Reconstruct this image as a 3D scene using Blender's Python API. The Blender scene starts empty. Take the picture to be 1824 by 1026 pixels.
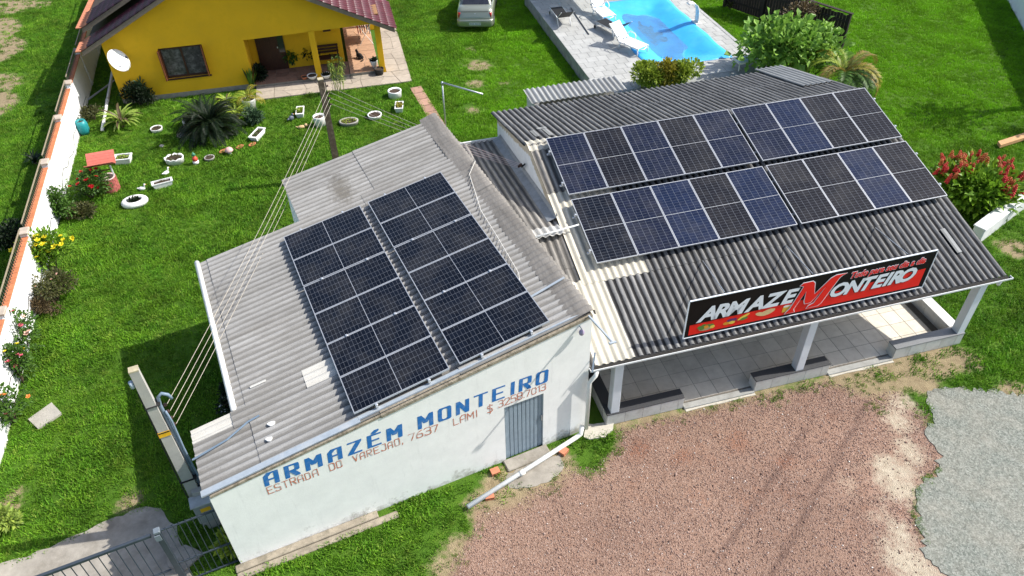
import bpy, math, random
import numpy as np
from mathutils import Matrix, Vector

scene = bpy.context.scene
C = scene.collection
R = math.radians
rng = random.Random(7)

# ------------------------------------------------------------------ camera
FOC, CAM_H, PITCH, ROLL = 1381.75, 14.707, 0.72105, -0.024045      # focal length in photo pixels, metres, radians
fw = Vector((0, math.cos(PITCH), -math.sin(PITCH)))
_r0 = Vector((1, 0, 0)); _u0 = _r0.cross(fw)
rt = _r0*math.cos(ROLL) + _u0*math.sin(ROLL)
up = rt.cross(fw)
cam_data = bpy.data.cameras.new('camera')
cam_data.sensor_width = 36.0
cam_data.lens = 36.0*FOC/1824.0
cam_data.clip_start = 0.1
cam_data.clip_end = 2000
cam = bpy.data.objects.new('camera', cam_data)
cam.matrix_world = Matrix(((rt.x, up.x, -fw.x, 0), (rt.y, up.y, -fw.y, 0), (rt.z, up.z, -fw.z, CAM_H), (0, 0, 0, 1)))
C.objects.link(cam)
scene.camera = cam

# ------------------------------------------------------------------ sky, sun, exposure
SUN_AZ, SUN_EL = R(8.0), R(44.5)          # azimuth counted from +X towards +Y
world = bpy.data.worlds.new('World'); scene.world = world; world.use_nodes = True
wn = world.node_tree
for n in list(wn.nodes): wn.nodes.remove(n)
sky = wn.nodes.new('ShaderNodeTexSky'); sky.sky_type = 'NISHITA'; sky.sun_disc = False
sky.sun_elevation = SUN_EL; sky.sun_rotation = math.pi/2 - SUN_AZ
sky.air_density = 1.0; sky.dust_density = 2.2; sky.ozone_density = 1.0
bg = wn.nodes.new('ShaderNodeBackground'); bg.inputs['Strength'].default_value = 0.15
wo = wn.nodes.new('ShaderNodeOutputWorld')
wn.links.new(sky.outputs[0], bg.inputs[0]); wn.links.new(bg.outputs[0], wo.inputs[0])
sl = bpy.data.lights.new('sun', 'SUN'); sl.energy = 4.8; sl.angle = R(0.55); sl.color = (1.0, 0.955, 0.88)
sun = bpy.data.objects.new('sun', sl); C.objects.link(sun)
sd = Vector((math.cos(SUN_EL)*math.cos(SUN_AZ), math.cos(SUN_EL)*math.sin(SUN_AZ), math.sin(SUN_EL)))
sun.rotation_euler = sd.to_track_quat('Z', 'Y').to_euler(); sun.location = sd*60
scene.view_settings.view_transform = 'Standard'
scene.view_settings.look = 'None'
scene.view_settings.exposure = 0.42
scene.view_settings.gamma = 1.0
scene.view_settings.use_curve_mapping = False
scene.cycles.max_bounces = 6
scene.cycles.diffuse_bounces = 3
scene.cycles.glossy_bounces = 3
scene.cycles.transparent_max_bounces = 6
scene.cycles.use_denoising = True

# ------------------------------------------------------------------ helpers: places
def at(px, py, z=0.0):
    """world point at height z that was measured at photo pixel (px, py)"""
    d = fw + rt*((px-912)/FOC) - up*((py-513)/FOC)
    t = (z-CAM_H)/d.z
    return Vector((d.x*t, d.y*t, z))
def at2(px, py, z=0.0):
    p = at(px, py, z); return (p.x, p.y)

# ------------------------------------------------------------------ helpers: meshes
class MB:
    def __init__(s): s.v = []; s.f = []
    def add(s, vs, fs, M=None):
        o = len(s.v)
        for p in vs:
            if M is not None: p = M @ Vector(p)
            s.v.append((p[0], p[1], p[2]))
        for f in fs: s.f.append(tuple(i+o for i in f))
        return s
    def box(s, x0, x1, y0, y1, z0, z1, M=None):
        vs = [(x0,y0,z0),(x1,y0,z0),(x1,y1,z0),(x0,y1,z0),(x0,y0,z1),(x1,y0,z1),(x1,y1,z1),(x0,y1,z1)]
        return s.add(vs, [(0,3,2,1),(4,5,6,7),(0,1,5,4),(1,2,6,5),(2,3,7,6),(3,0,4,7)], M)
    def cbox(s, x0, x1, y0, y1, z0, z1, c, M=None):
        """box with chamfered top and vertical edges"""
        def ring(i, z): return [(x0+i+c,y0+i,z),(x1-i-c,y0+i,z),(x1-i,y0+i+c,z),(x1-i,y1-i-c,z),(x1-i-c,y1-i,z),(x0+i+c,y1-i,z),(x0+i,y1-i-c,z),(x0+i,y0+i+c,z)]
        vs = ring(0, z0)+ring(0, z1-c)+ring(c, z1)
        fs = [tuple(range(7,-1,-1)), tuple(range(16,24))]
        for k in range(2):
            for i in range(8): fs.append((k*8+i, k*8+(i+1)%8, k*8+8+(i+1)%8, k*8+8+i))
        return s.add(vs, fs, M)
    def prism(s, poly, z0, z1, M=None):
        n = len(poly)
        a = sum(poly[i][0]*poly[(i+1)%n][1]-poly[(i+1)%n][0]*poly[i][1] for i in range(n))
        if a < 0: poly = poly[::-1]
        vs = [(p[0],p[1],z0) for p in poly]+[(p[0],p[1],z1) for p in poly]
        fs = [tuple(range(n-1,-1,-1)), tuple(range(n,2*n))]+[(i,(i+1)%n,n+(i+1)%n,n+i) for i in range(n)]
        return s.add(vs, fs, M)
    def tube(s, pts, r, n=8, M=None, cap=True):
        pts = [Vector(p) for p in pts]; m = len(pts)
        rs = r if isinstance(r, (list, tuple)) else [r]*m
        vs = []; prev = None
        for i, p in enumerate(pts):
            t = (pts[min(i+1,m-1)]-pts[max(i-1,0)]).normalized()
            if prev is None:
                a = Vector((0,0,1)) if abs(t.z) < .9 else Vector((1,0,0))
                x = a.cross(t).normalized()
            else:
                x = (prev-t*prev.dot(t))
                x = x.normalized() if x.length > 1e-6 else Vector((1,0,0))
            prev = x; y = t.cross(x)
            for k in range(n):
                a = 2*math.pi*k/n; vs.append(p+x*(math.cos(a)*rs[i])+y*(math.sin(a)*rs[i]))
        fs = []
        for i in range(m-1):
            for k in range(n): fs.append((i*n+k, i*n+(k+1)%n, (i+1)*n+(k+1)%n, (i+1)*n+k))
        if cap: fs += [tuple(range(n-1,-1,-1)), tuple(range((m-1)*n, m*n))]
        return s.add(vs, fs, M)
    def bar(s, p0, p1, w, h, M=None):
        """rectangular bar from p0 to p1, w sideways, h in the up direction"""
        p0, p1 = Vector(p0), Vector(p1); t = (p1-p0).normalized()
        a = Vector((0,0,1)) if abs(t.z) < .95 else Vector((0,1,0))
        x = t.cross(a).normalized()*(w/2); y = x.cross(t).normalized()*(h/2)
        vs = [p0-x-y, p0+x-y, p0+x+y, p0-x+y, p1-x-y, p1+x-y, p1+x+y, p1-x+y]
        return s.add(vs, [(0,1,2,3),(7,6,5,4),(0,4,5,1),(1,5,6,2),(2,6,7,3),(3,7,4,0)], M)
    def lathe(s, prof, n=20, M=None, sx=1.0, sy=1.0):
        vs = []; m = len(prof)
        for r, z in prof:
            for k in range(n):
                a = 2*math.pi*k/n; vs.append((r*math.cos(a)*sx, r*math.sin(a)*sy, z))
        fs = []
        for i in range(m-1):
            for k in range(n): fs.append((i*n+k, i*n+(k+1)%n, (i+1)*n+(k+1)%n, (i+1)*n+k))
        fs += [tuple(range(n-1,-1,-1)), tuple(range((m-1)*n, m*n))]
        return s.add(vs, fs, M)
    def ball(s, c, rx, ry=None, rz=None, n=10, m=6, M=None):
        ry = ry or rx; rz = rz or rx
        vs = [(c[0], c[1], c[2]-rz)]
        for i in range(1, m):
            t = -math.pi/2+math.pi*i/m
            for k in range(n):
                a = 2*math.pi*k/n; vs.append((c[0]+rx*math.cos(t)*math.cos(a), c[1]+ry*math.cos(t)*math.sin(a), c[2]+rz*math.sin(t)))
        vs.append((c[0], c[1], c[2]+rz)); e = len(vs)-1
        fs = [(0, 1+(k+1)%n, 1+k) for k in range(n)]
        for i in range(m-2):
            for k in range(n): fs.append((1+i*n+k, 1+i*n+(k+1)%n, 1+(i+1)*n+(k+1)%n, 1+(i+1)*n+k))
        fs += [(1+(m-2)*n+k, 1+(m-2)*n+(k+1)%n, e) for k in range(n)]
        return s.add(vs, fs, M)
    def data(s, name, mat=None, smooth=False):
        me = bpy.data.meshes.new(name); me.from_pydata(s.v, [], s.f); me.update()
        if mat is not None: me.materials.append(mat)
        if smooth: me.polygons.foreach_set('use_smooth', [True]*len(me.polygons))
        return me
    def obj(s, name, mat=None, parent=None, smooth=False, loc=None, rz=None):
        o = bpy.data.objects.new(name, s.data(name, mat, smooth)); C.objects.link(o)
        if parent is not None: o.parent = parent
        if loc is not None: o.location = loc
        if rz is not None: o.rotation_euler = (0, 0, rz)
        return o

def inst(name, me, parent=None, loc=(0,0,0), rot=(0,0,0), scale=(1,1,1)):
    o = bpy.data.objects.new(name, me); C.objects.link(o)
    if parent is not None: o.parent = parent
    o.location = loc; o.rotation_euler = rot; o.scale = scale
    return o
def tag(o, label, cat, group=None):
    o['label'] = label; o['category'] = cat
    if group: o['group'] = group
    return o
def thing(name, label, cat, loc=(0,0,0), rz=0.0, group=None):
    o = bpy.data.objects.new(name, None); C.objects.link(o)
    o.location = loc; o.rotation_euler = (0, 0, rz); o.empty_display_size = .2
    return tag(o, label, cat, group)
def structure(o): o['kind'] = 'structure'; return o
def stuff(o): o['kind'] = 'stuff'; return o
def copy_tree(o, parent=None):
    c = o.copy(); C.objects.link(c)
    if parent is not None: c.parent = parent
    for ch in list(o.children): copy_tree(ch, c)
    return c

# ------------------------------------------------------------------ helpers: materials
class NT:
    def __init__(s, name):
        s.m = bpy.data.materials.new(name); s.m.use_nodes = True; s.t = s.m.node_tree
        for n in list(s.t.nodes): s.t.nodes.remove(n)
        s.out = s.n('ShaderNodeOutputMaterial'); s.b = s.n('ShaderNodeBsdfPrincipled')
        s.l(s.b.outputs[0], s.out.inputs[0])
    def n(s, t, **k):
        x = s.t.nodes.new(t)
        for a, b in k.items(): setattr(x, a, b)
        return x
    def l(s, a, b): s.t.links.new(a, b)
    def pos(s): return s.n('ShaderNodeNewGeometry').outputs['Position']
    def objc(s): return s.n('ShaderNodeTexCoord').outputs['Object']
    def noise(s, vec, scale, detail=4, rough=.6, out='Fac', dist=0):
        x = s.n('ShaderNodeTexNoise'); x.inputs['Scale'].default_value = scale; x.inputs['Detail'].default_value = detail
        x.inputs['Roughness'].default_value = rough; x.inputs['Distortion'].default_value = dist
        if vec is not None: s.l(vec, x.inputs['Vector'])
        return x.outputs[out]
    def mapping(s, vec, scale=(1,1,1), loc=(0,0,0), rot=(0,0,0)):
        x = s.n('ShaderNodeMapping'); x.inputs['Scale'].default_value = scale; x.inputs['Location'].default_value = loc; x.inputs['Rotation'].default_value = rot
        s.l(vec, x.inputs['Vector']); return x.outputs[0]
    def ramp(s, fac, stops, interp='LINEAR'):
        x = s.n('ShaderNodeValToRGB'); x.color_ramp.interpolation = interp
        e = x.color_ramp.elements
        while len(e) < len(stops): e.new(.5)
        for i, (p, c) in enumerate(stops):
            e[i].position = p; e[i].color = (c, c, c, 1) if isinstance(c, (int, float)) else (*c[:3], 1)
        s.l(fac, x.inputs[0]); return x.outputs[0]
    def mix(s, fac, a, b, mode='MIX'):
        x = s.n('ShaderNodeMix', data_type='RGBA', blend_type=mode)
        for sock, v in ((x.inputs[0], fac), (x.inputs[6], a), (x.inputs[7], b)):
            if isinstance(v, (int, float)): sock.default_value = v
            elif isinstance(v, (tuple, list)): sock.default_value = (*v[:3], 1)
            else: s.l(v, sock)
        return x.outputs[2]
    def math(s, op, a, b=None, c=None, clamp=False):
        x = s.n('ShaderNodeMath', operation=op, use_clamp=clamp)
        for i, v in enumerate((a, b, c)):
            if v is None: continue
            if isinstance(v, (int, float)): x.inputs[i].default_value = v
            else: s.l(v, x.inputs[i])
        return x.outputs[0]
    def smooth(s, v, a, b):
        x = s.n('ShaderNodeMapRange', interpolation_type='SMOOTHSTEP')
        x.inputs['From Min'].default_value = a; x.inputs['From Max'].default_value = b
        s.l(v, x.inputs['Value']); return x.outputs[0]
    def bump(s, h, strength=.3, dist=.02):
        x = s.n('ShaderNodeBump'); x.inputs['Strength'].default_value = strength; x.inputs['Distance'].default_value = dist
        s.l(h, x.inputs['Height']); s.l(x.outputs[0], s.b.inputs['Normal'])
    def col(s, v):
        if isinstance(v, (tuple, list)): s.b.inputs['Base Color'].default_value = (*v[:3], 1)
        else: s.l(v, s.b.inputs['Base Color'])
    def set(s, rough=.7, spec=.4, metal=0.0):
        for k, v in (('Roughness', rough), ('Specular IOR Level', spec), ('Metallic', metal)):
            if isinstance(v, (int, float)): s.b.inputs[k].default_value = v
            else: s.l(v, s.b.inputs[k])
def sc(c, k): return tuple(min(1.0, max(0.0, x*k)) for x in c)
_mats = {}
def mat(name, col, rough=.7, var=.18, scale=6.0, bump=0.0, bscale=60.0, spec=.35, metal=0.0, rand=0.0, stain=None, stain_scale=1.5, stain_amt=.5, island=0.0):
    """general weathered material: two scales of noise, optional stain colour, bump, per-object and per-piece variation"""
    if name in _mats: return _mats[name]
    s = NT(name); p = s.pos()
    n1 = s.noise(p, scale, 5, .65)
    c = s.ramp(n1, [(.28, sc(col, 1-var)), (.72, sc(col, 1+var))])
    if stain:
        f = s.ramp(s.noise(p, stain_scale, 6, .7), [(.48, 0.0), (.68, stain_amt)])
        c = s.mix(f, c, stain)
    if rand:
        oi = s.n('ShaderNodeObjectInfo').outputs['Random']
        c = s.mix(1.0, c, s.ramp(oi, [(0, 1-rand), (1, 1.0)]), 'MULTIPLY')
    if island:
        ri = s.n('ShaderNodeNewGeometry').outputs['Random Per Island']
        c = s.mix(1.0, c, s.ramp(ri, [(0, 1-island), (1, 1.0)]), 'MULTIPLY')
    s.col(c); s.set(rough, spec, metal)
    if bump: s.bump(s.noise(p, bscale, 4, .6), bump, .01)
    _mats[name] = s.m
    return s.m
# ================================================================== GROUND
def poly_px(pts, z=0.0): return np.array([at2(px, py, z) for px, py in pts])
def poly_sd(P, poly):
    """signed distance of points P (n,2) to a polygon, positive inside"""
    d = np.full(len(P), 1e9); inside = np.zeros(len(P), bool); n = len(poly)
    for i in range(n):
        a, b = poly[i], poly[(i+1) % n]; ab = b-a
        t = np.clip(((P-a)@ab)/(ab@ab+1e-12), 0, 1)
        q = P-a-t[:, None]*ab
        d = np.minimum(d, np.hypot(q[:, 0], q[:, 1]))
        c = ((a[1] > P[:, 1]) != (b[1] > P[:, 1])) & (P[:, 0] < (b[0]-a[0])*(P[:, 1]-a[1])/(b[1]-a[1]+1e-12)+a[0])
        inside ^= c
    return np.where(inside, d, -d)

ASPHALT_PX = [(1652,696),(1650,712),(1656,730),(1662,748),(1650,762),(1652,780),(1668,800),(1674,832),(1662,850),(1640,862),(1634,890),(1632,922),(1642,950),(1646,985),(1672,1010),(1700,1040),(1760,1120),(2300,1120),(2300,640),(1900,690),(1824,702),(1760,694),(1705,690),(1672,692)]
GRAVEL = np.vstack([poly_px([(760,1150),(800,1020),(836,952),(846,905),(905,896),(985,862),(1010,842),(1062,838),(1096,800),(1100,764),(1230,734),(1345,706),(1480,678),(1530,700),(1610,700),(1700,800),(1740,1040),(1800,1150)])])
DIRT_BLOBS = [(1110,752,.32),(1150,744,.32),(1195,736,.32),(1240,727,.3),(1335,706,.3),(1385,694,.3),(1430,684,.3),(1480,676,.3),(980,838,.62),(912,876,.75),(868,905,.5),(1290,716,.35),(1380,706,.4),(1450,690,.35),(1520,676,.7),(1590,660,.75),(1660,640,.7),(1720,640,.45),(1560,700,.6),(1640,680,.5),
              (836,88,.25),(851,117,.55),(846,150,.35),(842,197,.28),(898,147,.2),(1806,442,.5),(1812,705,.5),
              (-20,90,1.6),(-5,150,1.0),(-45,60,2.0),(20,10,1.2),(75,8,.5),(-30,190,1.3),(10,908,.32),(232,895,.3),(392,760,.25),(30,880,.2),(520,672,.2),(812,975,.3),(790,1015,.35)]
SAND_BLOBS = [(1592,838,.55),(1606,868,.5),(1565,856,.3),(1610,960,.45),(1616,1000,.6),(1640,1030,.6),(1620,800,.4),(1600,750,.4),(1615,720,.35),(1566,918,.25),(1515,864,.16),(1640,905,.3)]
RUST_BLOBS = [(1142,800,.26),(1130,812,.2),(1222,812,.24),(1210,820,.18),(1312,790,.28),(1318,778,.2),(1400,822,.2)]
TRACKS = [((1548,712),(1372,1030)),((1440,760),(1270,1010))]
gx = np.arange(-34, 36.01, .2); gy = np.arange(2.0, 54.01, .2)
GX, GY = np.meshgrid(gx, gy); P2 = np.c_[GX.ravel(), GY.ravel()]
def zones(P):
    g = poly_sd(P, GRAVEL)
    d = np.full(len(P), -3.0)
    for px, py, r in DIRT_BLOBS:
        c = np.array(at2(px, py)); d = np.maximum(d, r-np.hypot(*(P-c).T))
    s = np.full(len(P), -3.0)
    for px, py, r in SAND_BLOBS:
        c = np.array(at2(px, py)); s = np.maximum(s, r-np.hypot(*(P-c).T))
    t = np.full(len(P), -3.0)
    for a, b in TRACKS:
        a = np.array(at2(*a)); b = np.array(at2(*b)); ab = b-a
        u = np.clip(((P-a)@ab)/(ab@ab), 0, 1); q = P-a-u[:, None]*ab
        t = np.maximum(t, .07-np.hypot(q[:, 0], q[:, 1]))
    return g, d, s, t
def rust(P):
    s = np.full(len(P), -3.0)
    for px, py, r in RUST_BLOBS:
        c = np.array(at2(px, py)); s = np.maximum(s, r-np.hypot(*(P-c).T))
    return s
zg, zd, zs, zt = zones(P2); zr = rust(P2)

def ground_material():
    s = NT('ground_surface'); p = s.pos()
    def att(n): x = s.n('ShaderNodeAttribute'); x.attribute_name = n; return x.outputs['Fac']
    n_edge = s.math('SUBTRACT', s.noise(p, 1.6, 6, .7), .5)
    n_fine = s.math('SUBTRACT', s.noise(p, 9.0, 4, .7), .5)
    wob = s.math('ADD', s.math('MULTIPLY', n_edge, .9), s.math('MULTIPLY', n_fine, .5))
    # turf soil and thatch below the blades
    big = s.noise(p, .33, 5, .6); mid = s.noise(p, 2.2, 5, .7); fin = s.noise(p, 55.0, 3, .7)
    turf = s.ramp(mid, [(.25, (.055,.125,.012)), (.55, (.09,.185,.016)), (.8, (.15,.22,.03))])
    turf = s.mix(s.ramp(big, [(.35, 0.0), (.7, .55)]), turf, (.05,.13,.012))
    turf = s.mix(1.0, turf, s.ramp(fin, [(.25, .45), (.75, 1.35)]), 'MULTIPLY')
    # soil
    soil = s.ramp(s.noise(p, 5.0, 6, .7), [(.25, (.21,.16,.095)), (.6, (.35,.28,.168)), (.85, (.43,.355,.225))])
    soil = s.mix(1.0, soil, s.ramp(s.noise(p, 70, 3, .7), [(.25, .7), (.75, 1.2)]), 'MULTIPLY')
    # reddish crushed stone
    v = s.n('ShaderNodeTexVoronoi'); v.inputs['Scale'].default_value = 58; v.inputs['Randomness'].default_value = 1; s.l(p, v.inputs['Vector'])
    sep = s.n('ShaderNodeSeparateColor'); s.l(v.outputs['Color'], sep.inputs[0])
    grav = s.ramp(sep.outputs[0], [(0, (.16,.10,.078)), (.35, (.28,.175,.135)), (.7, (.335,.22,.172)), (.93, (.39,.28,.23)), (1, (.44,.35,.30))])
    grav = s.mix(s.ramp(s.noise(p, .55, 5, .65), [(.38, 0.0), (.75, .5)]), grav, (.40,.27,.20), 'MIX')
    grav = s.mix(s.ramp(s.noise(p, 1.3, 4, .7), [(.55, 0.0), (.78, .35)]), grav, (.36,.16,.09), 'MIX')
    grav = s.mix(1.0, grav, s.ramp(s.noise(p, 40, 3, .8), [(.3, .68), (.72, 1.25)]), 'MULTIPLY')
    grav = s.mix(s.smooth(s.math('ADD', att('track'), s.math('MULTIPLY', n_fine, .12)), -.06, .06), grav, s.mix(.55, grav, (.10,.062,.055)))
    grav = s.mix(1.0, grav, s.ramp(s.noise(p, .42, 6, .7), [(.32, (.80,.78,.76)), (.68, (1.08,1.06,1.03))]), 'MULTIPLY')
    grav = s.mix(s.math('MULTIPLY', s.smooth(s.math('ADD', att('rust'), s.math('MULTIPLY', wob, .5)), -.15, .3), .6), grav, (.24,.085,.04))
    sand = s.ramp(s.noise(p, 7, 5, .7), [(.3, (.36,.30,.22)), (.7, (.56,.49,.38))])
    c = s.mix(s.smooth(s.math('ADD', att('dirt'), s.math('MULTIPLY', wob, .75)), -.10, .16), turf, soil)
    c = s.mix(s.smooth(s.math('ADD', att('gravel'), s.math('MULTIPLY', wob, .6)), -.12, .22), c, grav)
    c = s.mix(s.smooth(s.math('ADD', att('dirt'), s.math('MULTIPLY', wob, 1.0)), .0, .55), c, s.mix(.6, c, soil))
    c = s.mix(s.smooth(s.math('ADD', att('sand'), s.math('MULTIPLY', wob, 1.4)), -.15, .45), c, sand)
    s.col(c); s.set(.92, .15)
    h = s.math('ADD', s.noise(p, 34, 3, .7), s.math('MULTIPLY', v.outputs['Distance'], 1.2))
    s.bump(h, .55, .03)
    return s.m
GROUND = ground_material()

nx, ny = len(gx), len(gy)
zz = np.zeros(len(P2))
idx = np.arange(nx*ny).reshape(ny, nx)
quads = np.c_[idx[:-1, :-1].ravel(), idx[:-1, 1:].ravel(), idx[1:, 1:].ravel(), idx[1:, :-1].ravel()]
gq = zg[quads].mean(1) > 0
def ground_part(name, sel, extra=None):
    q = quads[sel]; used = np.unique(q); remap = -np.ones(nx*ny, int); remap[used] = np.arange(len(used))
    V = np.c_[P2[used], zz[used]]; F = remap[q].tolist(); V = V.tolist(); vals = [a[used].tolist() for a in (zg, zd, zs, zt, zr)]
    if extra:
        o = len(V); V += extra[0]; F += [tuple(i+o for i in f) for f in extra[1]]
        vals = [a+[-3.0]*len(extra[0]) for a in vals]
    me = bpy.data.meshes.new(name); me.from_pydata(V, [], F); me.materials.append(GROUND)
    for n, a in zip(('gravel', 'dirt', 'sand', 'track', 'rust'), vals):
        at_ = me.attributes.new(n, 'FLOAT', 'POINT'); at_.data.foreach_set('value', a)
    o = bpy.data.objects.new(name, me); C.objects.link(o); return structure(o)
X0, X1, Y0, Y1 = gx[0], gx[-1], gy[0], gy[-1]; F_ = 600.0
ring = ([(-F_,-F_,0),(F_,-F_,0),(F_,F_,0),(-F_,F_,0),(X0,Y0,0),(X1,Y0,0),(X1,Y1,0),(X0,Y1,0)], [(0,1,5,4),(1,2,6,5),(2,3,7,6),(3,0,4,7)])
ground_part('lawn', ~gq, ring)
ground_part('gravel_forecourt', gq)

# ragged sheets for the worn asphalt and the concrete drive
def ragged(pts, amp=.05, step=.12, seed=1):
    r = random.Random(seed); out = []; n = len(pts)
    for i in range(n):
        a, b = Vector(pts[i]), Vector(pts[(i+1) % n]); L = (b-a).length; k = max(1, min(60, int(L/step)))
        nrm = Vector((-(b-a).y, (b-a).x)).normalized() if L > 0 else Vector((0, 0))
        for j in range(k): out.append(tuple(a+(b-a)*(j/k)+nrm*(r.gauss(0, amp) if j else 0)))
    return out
def asphalt_mat():
    s = NT('worn_asphalt'); p = s.pos()
    v = s.n('ShaderNodeTexVoronoi'); v.inputs['Scale'].default_value = 34; s.l(p, v.inputs['Vector'])
    sep = s.n('ShaderNodeSeparateColor'); s.l(v.outputs['Color'], sep.inputs[0])
    c = s.ramp(sep.outputs[1], [(0, (.14,.158,.136)), (.5, (.225,.243,.212)), (1, (.32,.335,.30))])
    c = s.mix(s.ramp(s.noise(p, .9, 6, .7), [(.4, 0.0), (.7, .5)]), c, (.37,.34,.28))
    c = s.mix(1.0, c, s.ramp(s.noise(p, 12, 6, .8), [(.3, .68), (.7, 1.22)]), 'MULTIPLY')
    c = s.mix(1.0, c, s.ramp(s.noise(p, 45, 3, .8), [(.3, .62), (.7, 1.2)]), 'MULTIPLY')
    e = s.n('ShaderNodeTexVoronoi', feature='DISTANCE_TO_EDGE'); e.inputs['Scale'].default_value = 1.6
    w = s.mix(.45, p, s.noise(p, 2.2, 8, .75, 'Color')); s.l(w, e.inputs['Vector'])
    crack = s.math('MULTIPLY', s.math('SUBTRACT', 1.0, s.smooth(e.outputs['Distance'], .0, .016)), s.ramp(s.noise(p, .9, 3), [(.42, 0.0), (.62, .7)]))
    c = s.mix(crack, c, (.07,.075,.065))
    s.col(c); s.set(.9, .2); s.bump(s.math('SUBTRACT', s.noise(p, 60, 3, .7), s.math('MULTIPLY', crack, 1.5)), .5, .012)
    return s.m
asph = MB(); asph.prism(ragged([at2(*q, z=.016) for q in ASPHALT_PX], .06, .08, 4), -.05, .016)
structure(asph.obj('asphalt_road', asphalt_mat()))
CONC = mat('old_concrete', (.31,.285,.245), .9, .22, 3.0, .4, 60, stain=(.16,.14,.11), stain_scale=1.2, stain_amt=.7)
DRIVE_PX = [(-200,1110),(-60,1030),(0,1003),(48,992),(88,976),(112,962),(150,948),(192,926),(232,910),(262,902),(286,905),(302,930),(318,962),(330,995),(345,1030),(352,1110)]
drv = MB(); drv.prism(ragged([at2(*q, z=.025) for q in DRIVE_PX], .03, .15, 8), -.05, .025)
structure(drv.obj('driveway', CONC))
# ================================================================== ROOF SHEETS
WAVE = .177
def fibre_mat(name, cols, streak_axis_rot, dark, dark_amt, spot=(.05,.05,.045), spot_amt=.6, rand=.25, furrow_dark=None, cross='y'):
    s = NT(name); p = s.pos()
    q = s.mapping(p, (1, 1, 1), (0, 0, 0), (0, 0, -streak_axis_rot))
    along = s.mapping(q, (.9, 9, 1))
    c = s.ramp(s.noise(along, 1.6, 6, .7), [(.25, cols[0]), (.5, cols[1]), (.78, cols[2])])
    c = s.mix(s.ramp(s.noise(s.mapping(q, (.6, 3.2, 1), (3, 7, 0)), .9, 6, .72), [(.40, 0.0), (.68, dark_amt)]), c, dark)
    c = s.mix(s.ramp(s.noise(p, 28, 3, .7), [(.60, 0.0), (.74, spot_amt)]), c, spot)
    if name == 'fibre_cement_grey':                              # one mossy run-off stain below the wooden post
        sm = s.mapping(s.objc(), (1.25, .55, 0), (-4.75*1.25, -7.6*.55, 0))
        vl = s.n('ShaderNodeVectorMath', operation='LENGTH'); s.l(sm, vl.inputs[0])
        st = s.math('ADD', s.math('SUBTRACT', .55, vl.outputs['Value']), s.math('MULTIPLY', s.math('SUBTRACT', s.noise(p, 5, 6, .8), .5), 1.6))
        c = s.mix(s.math('MULTIPLY', s.smooth(st, .0, .5), .65), c, (.10,.085,.06))
    if furrow_dark:                                                   # broken darker streaks that follow the furrows
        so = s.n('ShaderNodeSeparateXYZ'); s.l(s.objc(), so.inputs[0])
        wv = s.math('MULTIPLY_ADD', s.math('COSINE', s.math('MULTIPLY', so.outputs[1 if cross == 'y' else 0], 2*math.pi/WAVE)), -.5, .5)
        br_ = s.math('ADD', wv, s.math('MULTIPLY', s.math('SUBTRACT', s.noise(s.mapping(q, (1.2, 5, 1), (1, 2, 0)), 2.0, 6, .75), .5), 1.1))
        c = s.mix(s.math('MULTIPLY', s.smooth(br_, .30, .85), furrow_dark[1]), c, furrow_dark[0])
    c = s.mix(1.0, c, s.ramp(s.noise(p, 75, 2, .7), [(.3, .8), (.7, 1.15)]), 'MULTIPLY')
    oi = s.n('ShaderNodeObjectInfo').outputs['Random']
    c = s.mix(1.0, c, s.ramp(oi, [(0, 1-rand), (1, 1.05)]), 'MULTIPLY')
    s.col(c); s.set(.88, .25); s.bump(s.noise(p, 90, 3, .7), .35, .006)
    return s.m
RL, RR = R(24.01), R(14.49)
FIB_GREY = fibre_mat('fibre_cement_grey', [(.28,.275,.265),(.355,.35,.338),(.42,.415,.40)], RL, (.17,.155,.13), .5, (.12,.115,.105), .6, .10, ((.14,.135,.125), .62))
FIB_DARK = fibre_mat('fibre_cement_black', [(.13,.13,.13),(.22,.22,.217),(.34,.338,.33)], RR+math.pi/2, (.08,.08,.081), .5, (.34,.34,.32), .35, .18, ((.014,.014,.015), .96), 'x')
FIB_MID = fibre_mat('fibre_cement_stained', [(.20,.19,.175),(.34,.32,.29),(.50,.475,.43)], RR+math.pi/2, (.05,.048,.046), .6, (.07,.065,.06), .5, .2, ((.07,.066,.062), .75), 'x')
FIB_RIDGE = fibre_mat('fibre_cement_ridge', [(.17,.16,.145),(.26,.245,.225),(.34,.32,.29)], RL+math.pi/2, (.12,.11,.10), .5, (.09,.085,.08), .6, .2)
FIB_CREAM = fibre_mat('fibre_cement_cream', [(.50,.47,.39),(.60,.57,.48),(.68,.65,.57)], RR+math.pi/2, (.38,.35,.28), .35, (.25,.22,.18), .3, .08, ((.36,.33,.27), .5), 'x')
FIB_CREAM_W = fibre_mat('fibre_cement_cream_patch', [(.50,.485,.44),(.58,.565,.52),(.65,.64,.60)], RL, (.40,.38,.33), .35, (.28,.26,.22), .3, .05)
FIB_PALE = fibre_mat('fibre_cement_pale', [(.26,.27,.27),(.36,.37,.365),(.45,.46,.45)], RR+math.pi/2, (.17,.175,.175), .5, (.12,.12,.12), .5, .12, ((.13,.135,.135), .7), 'x')

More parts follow.
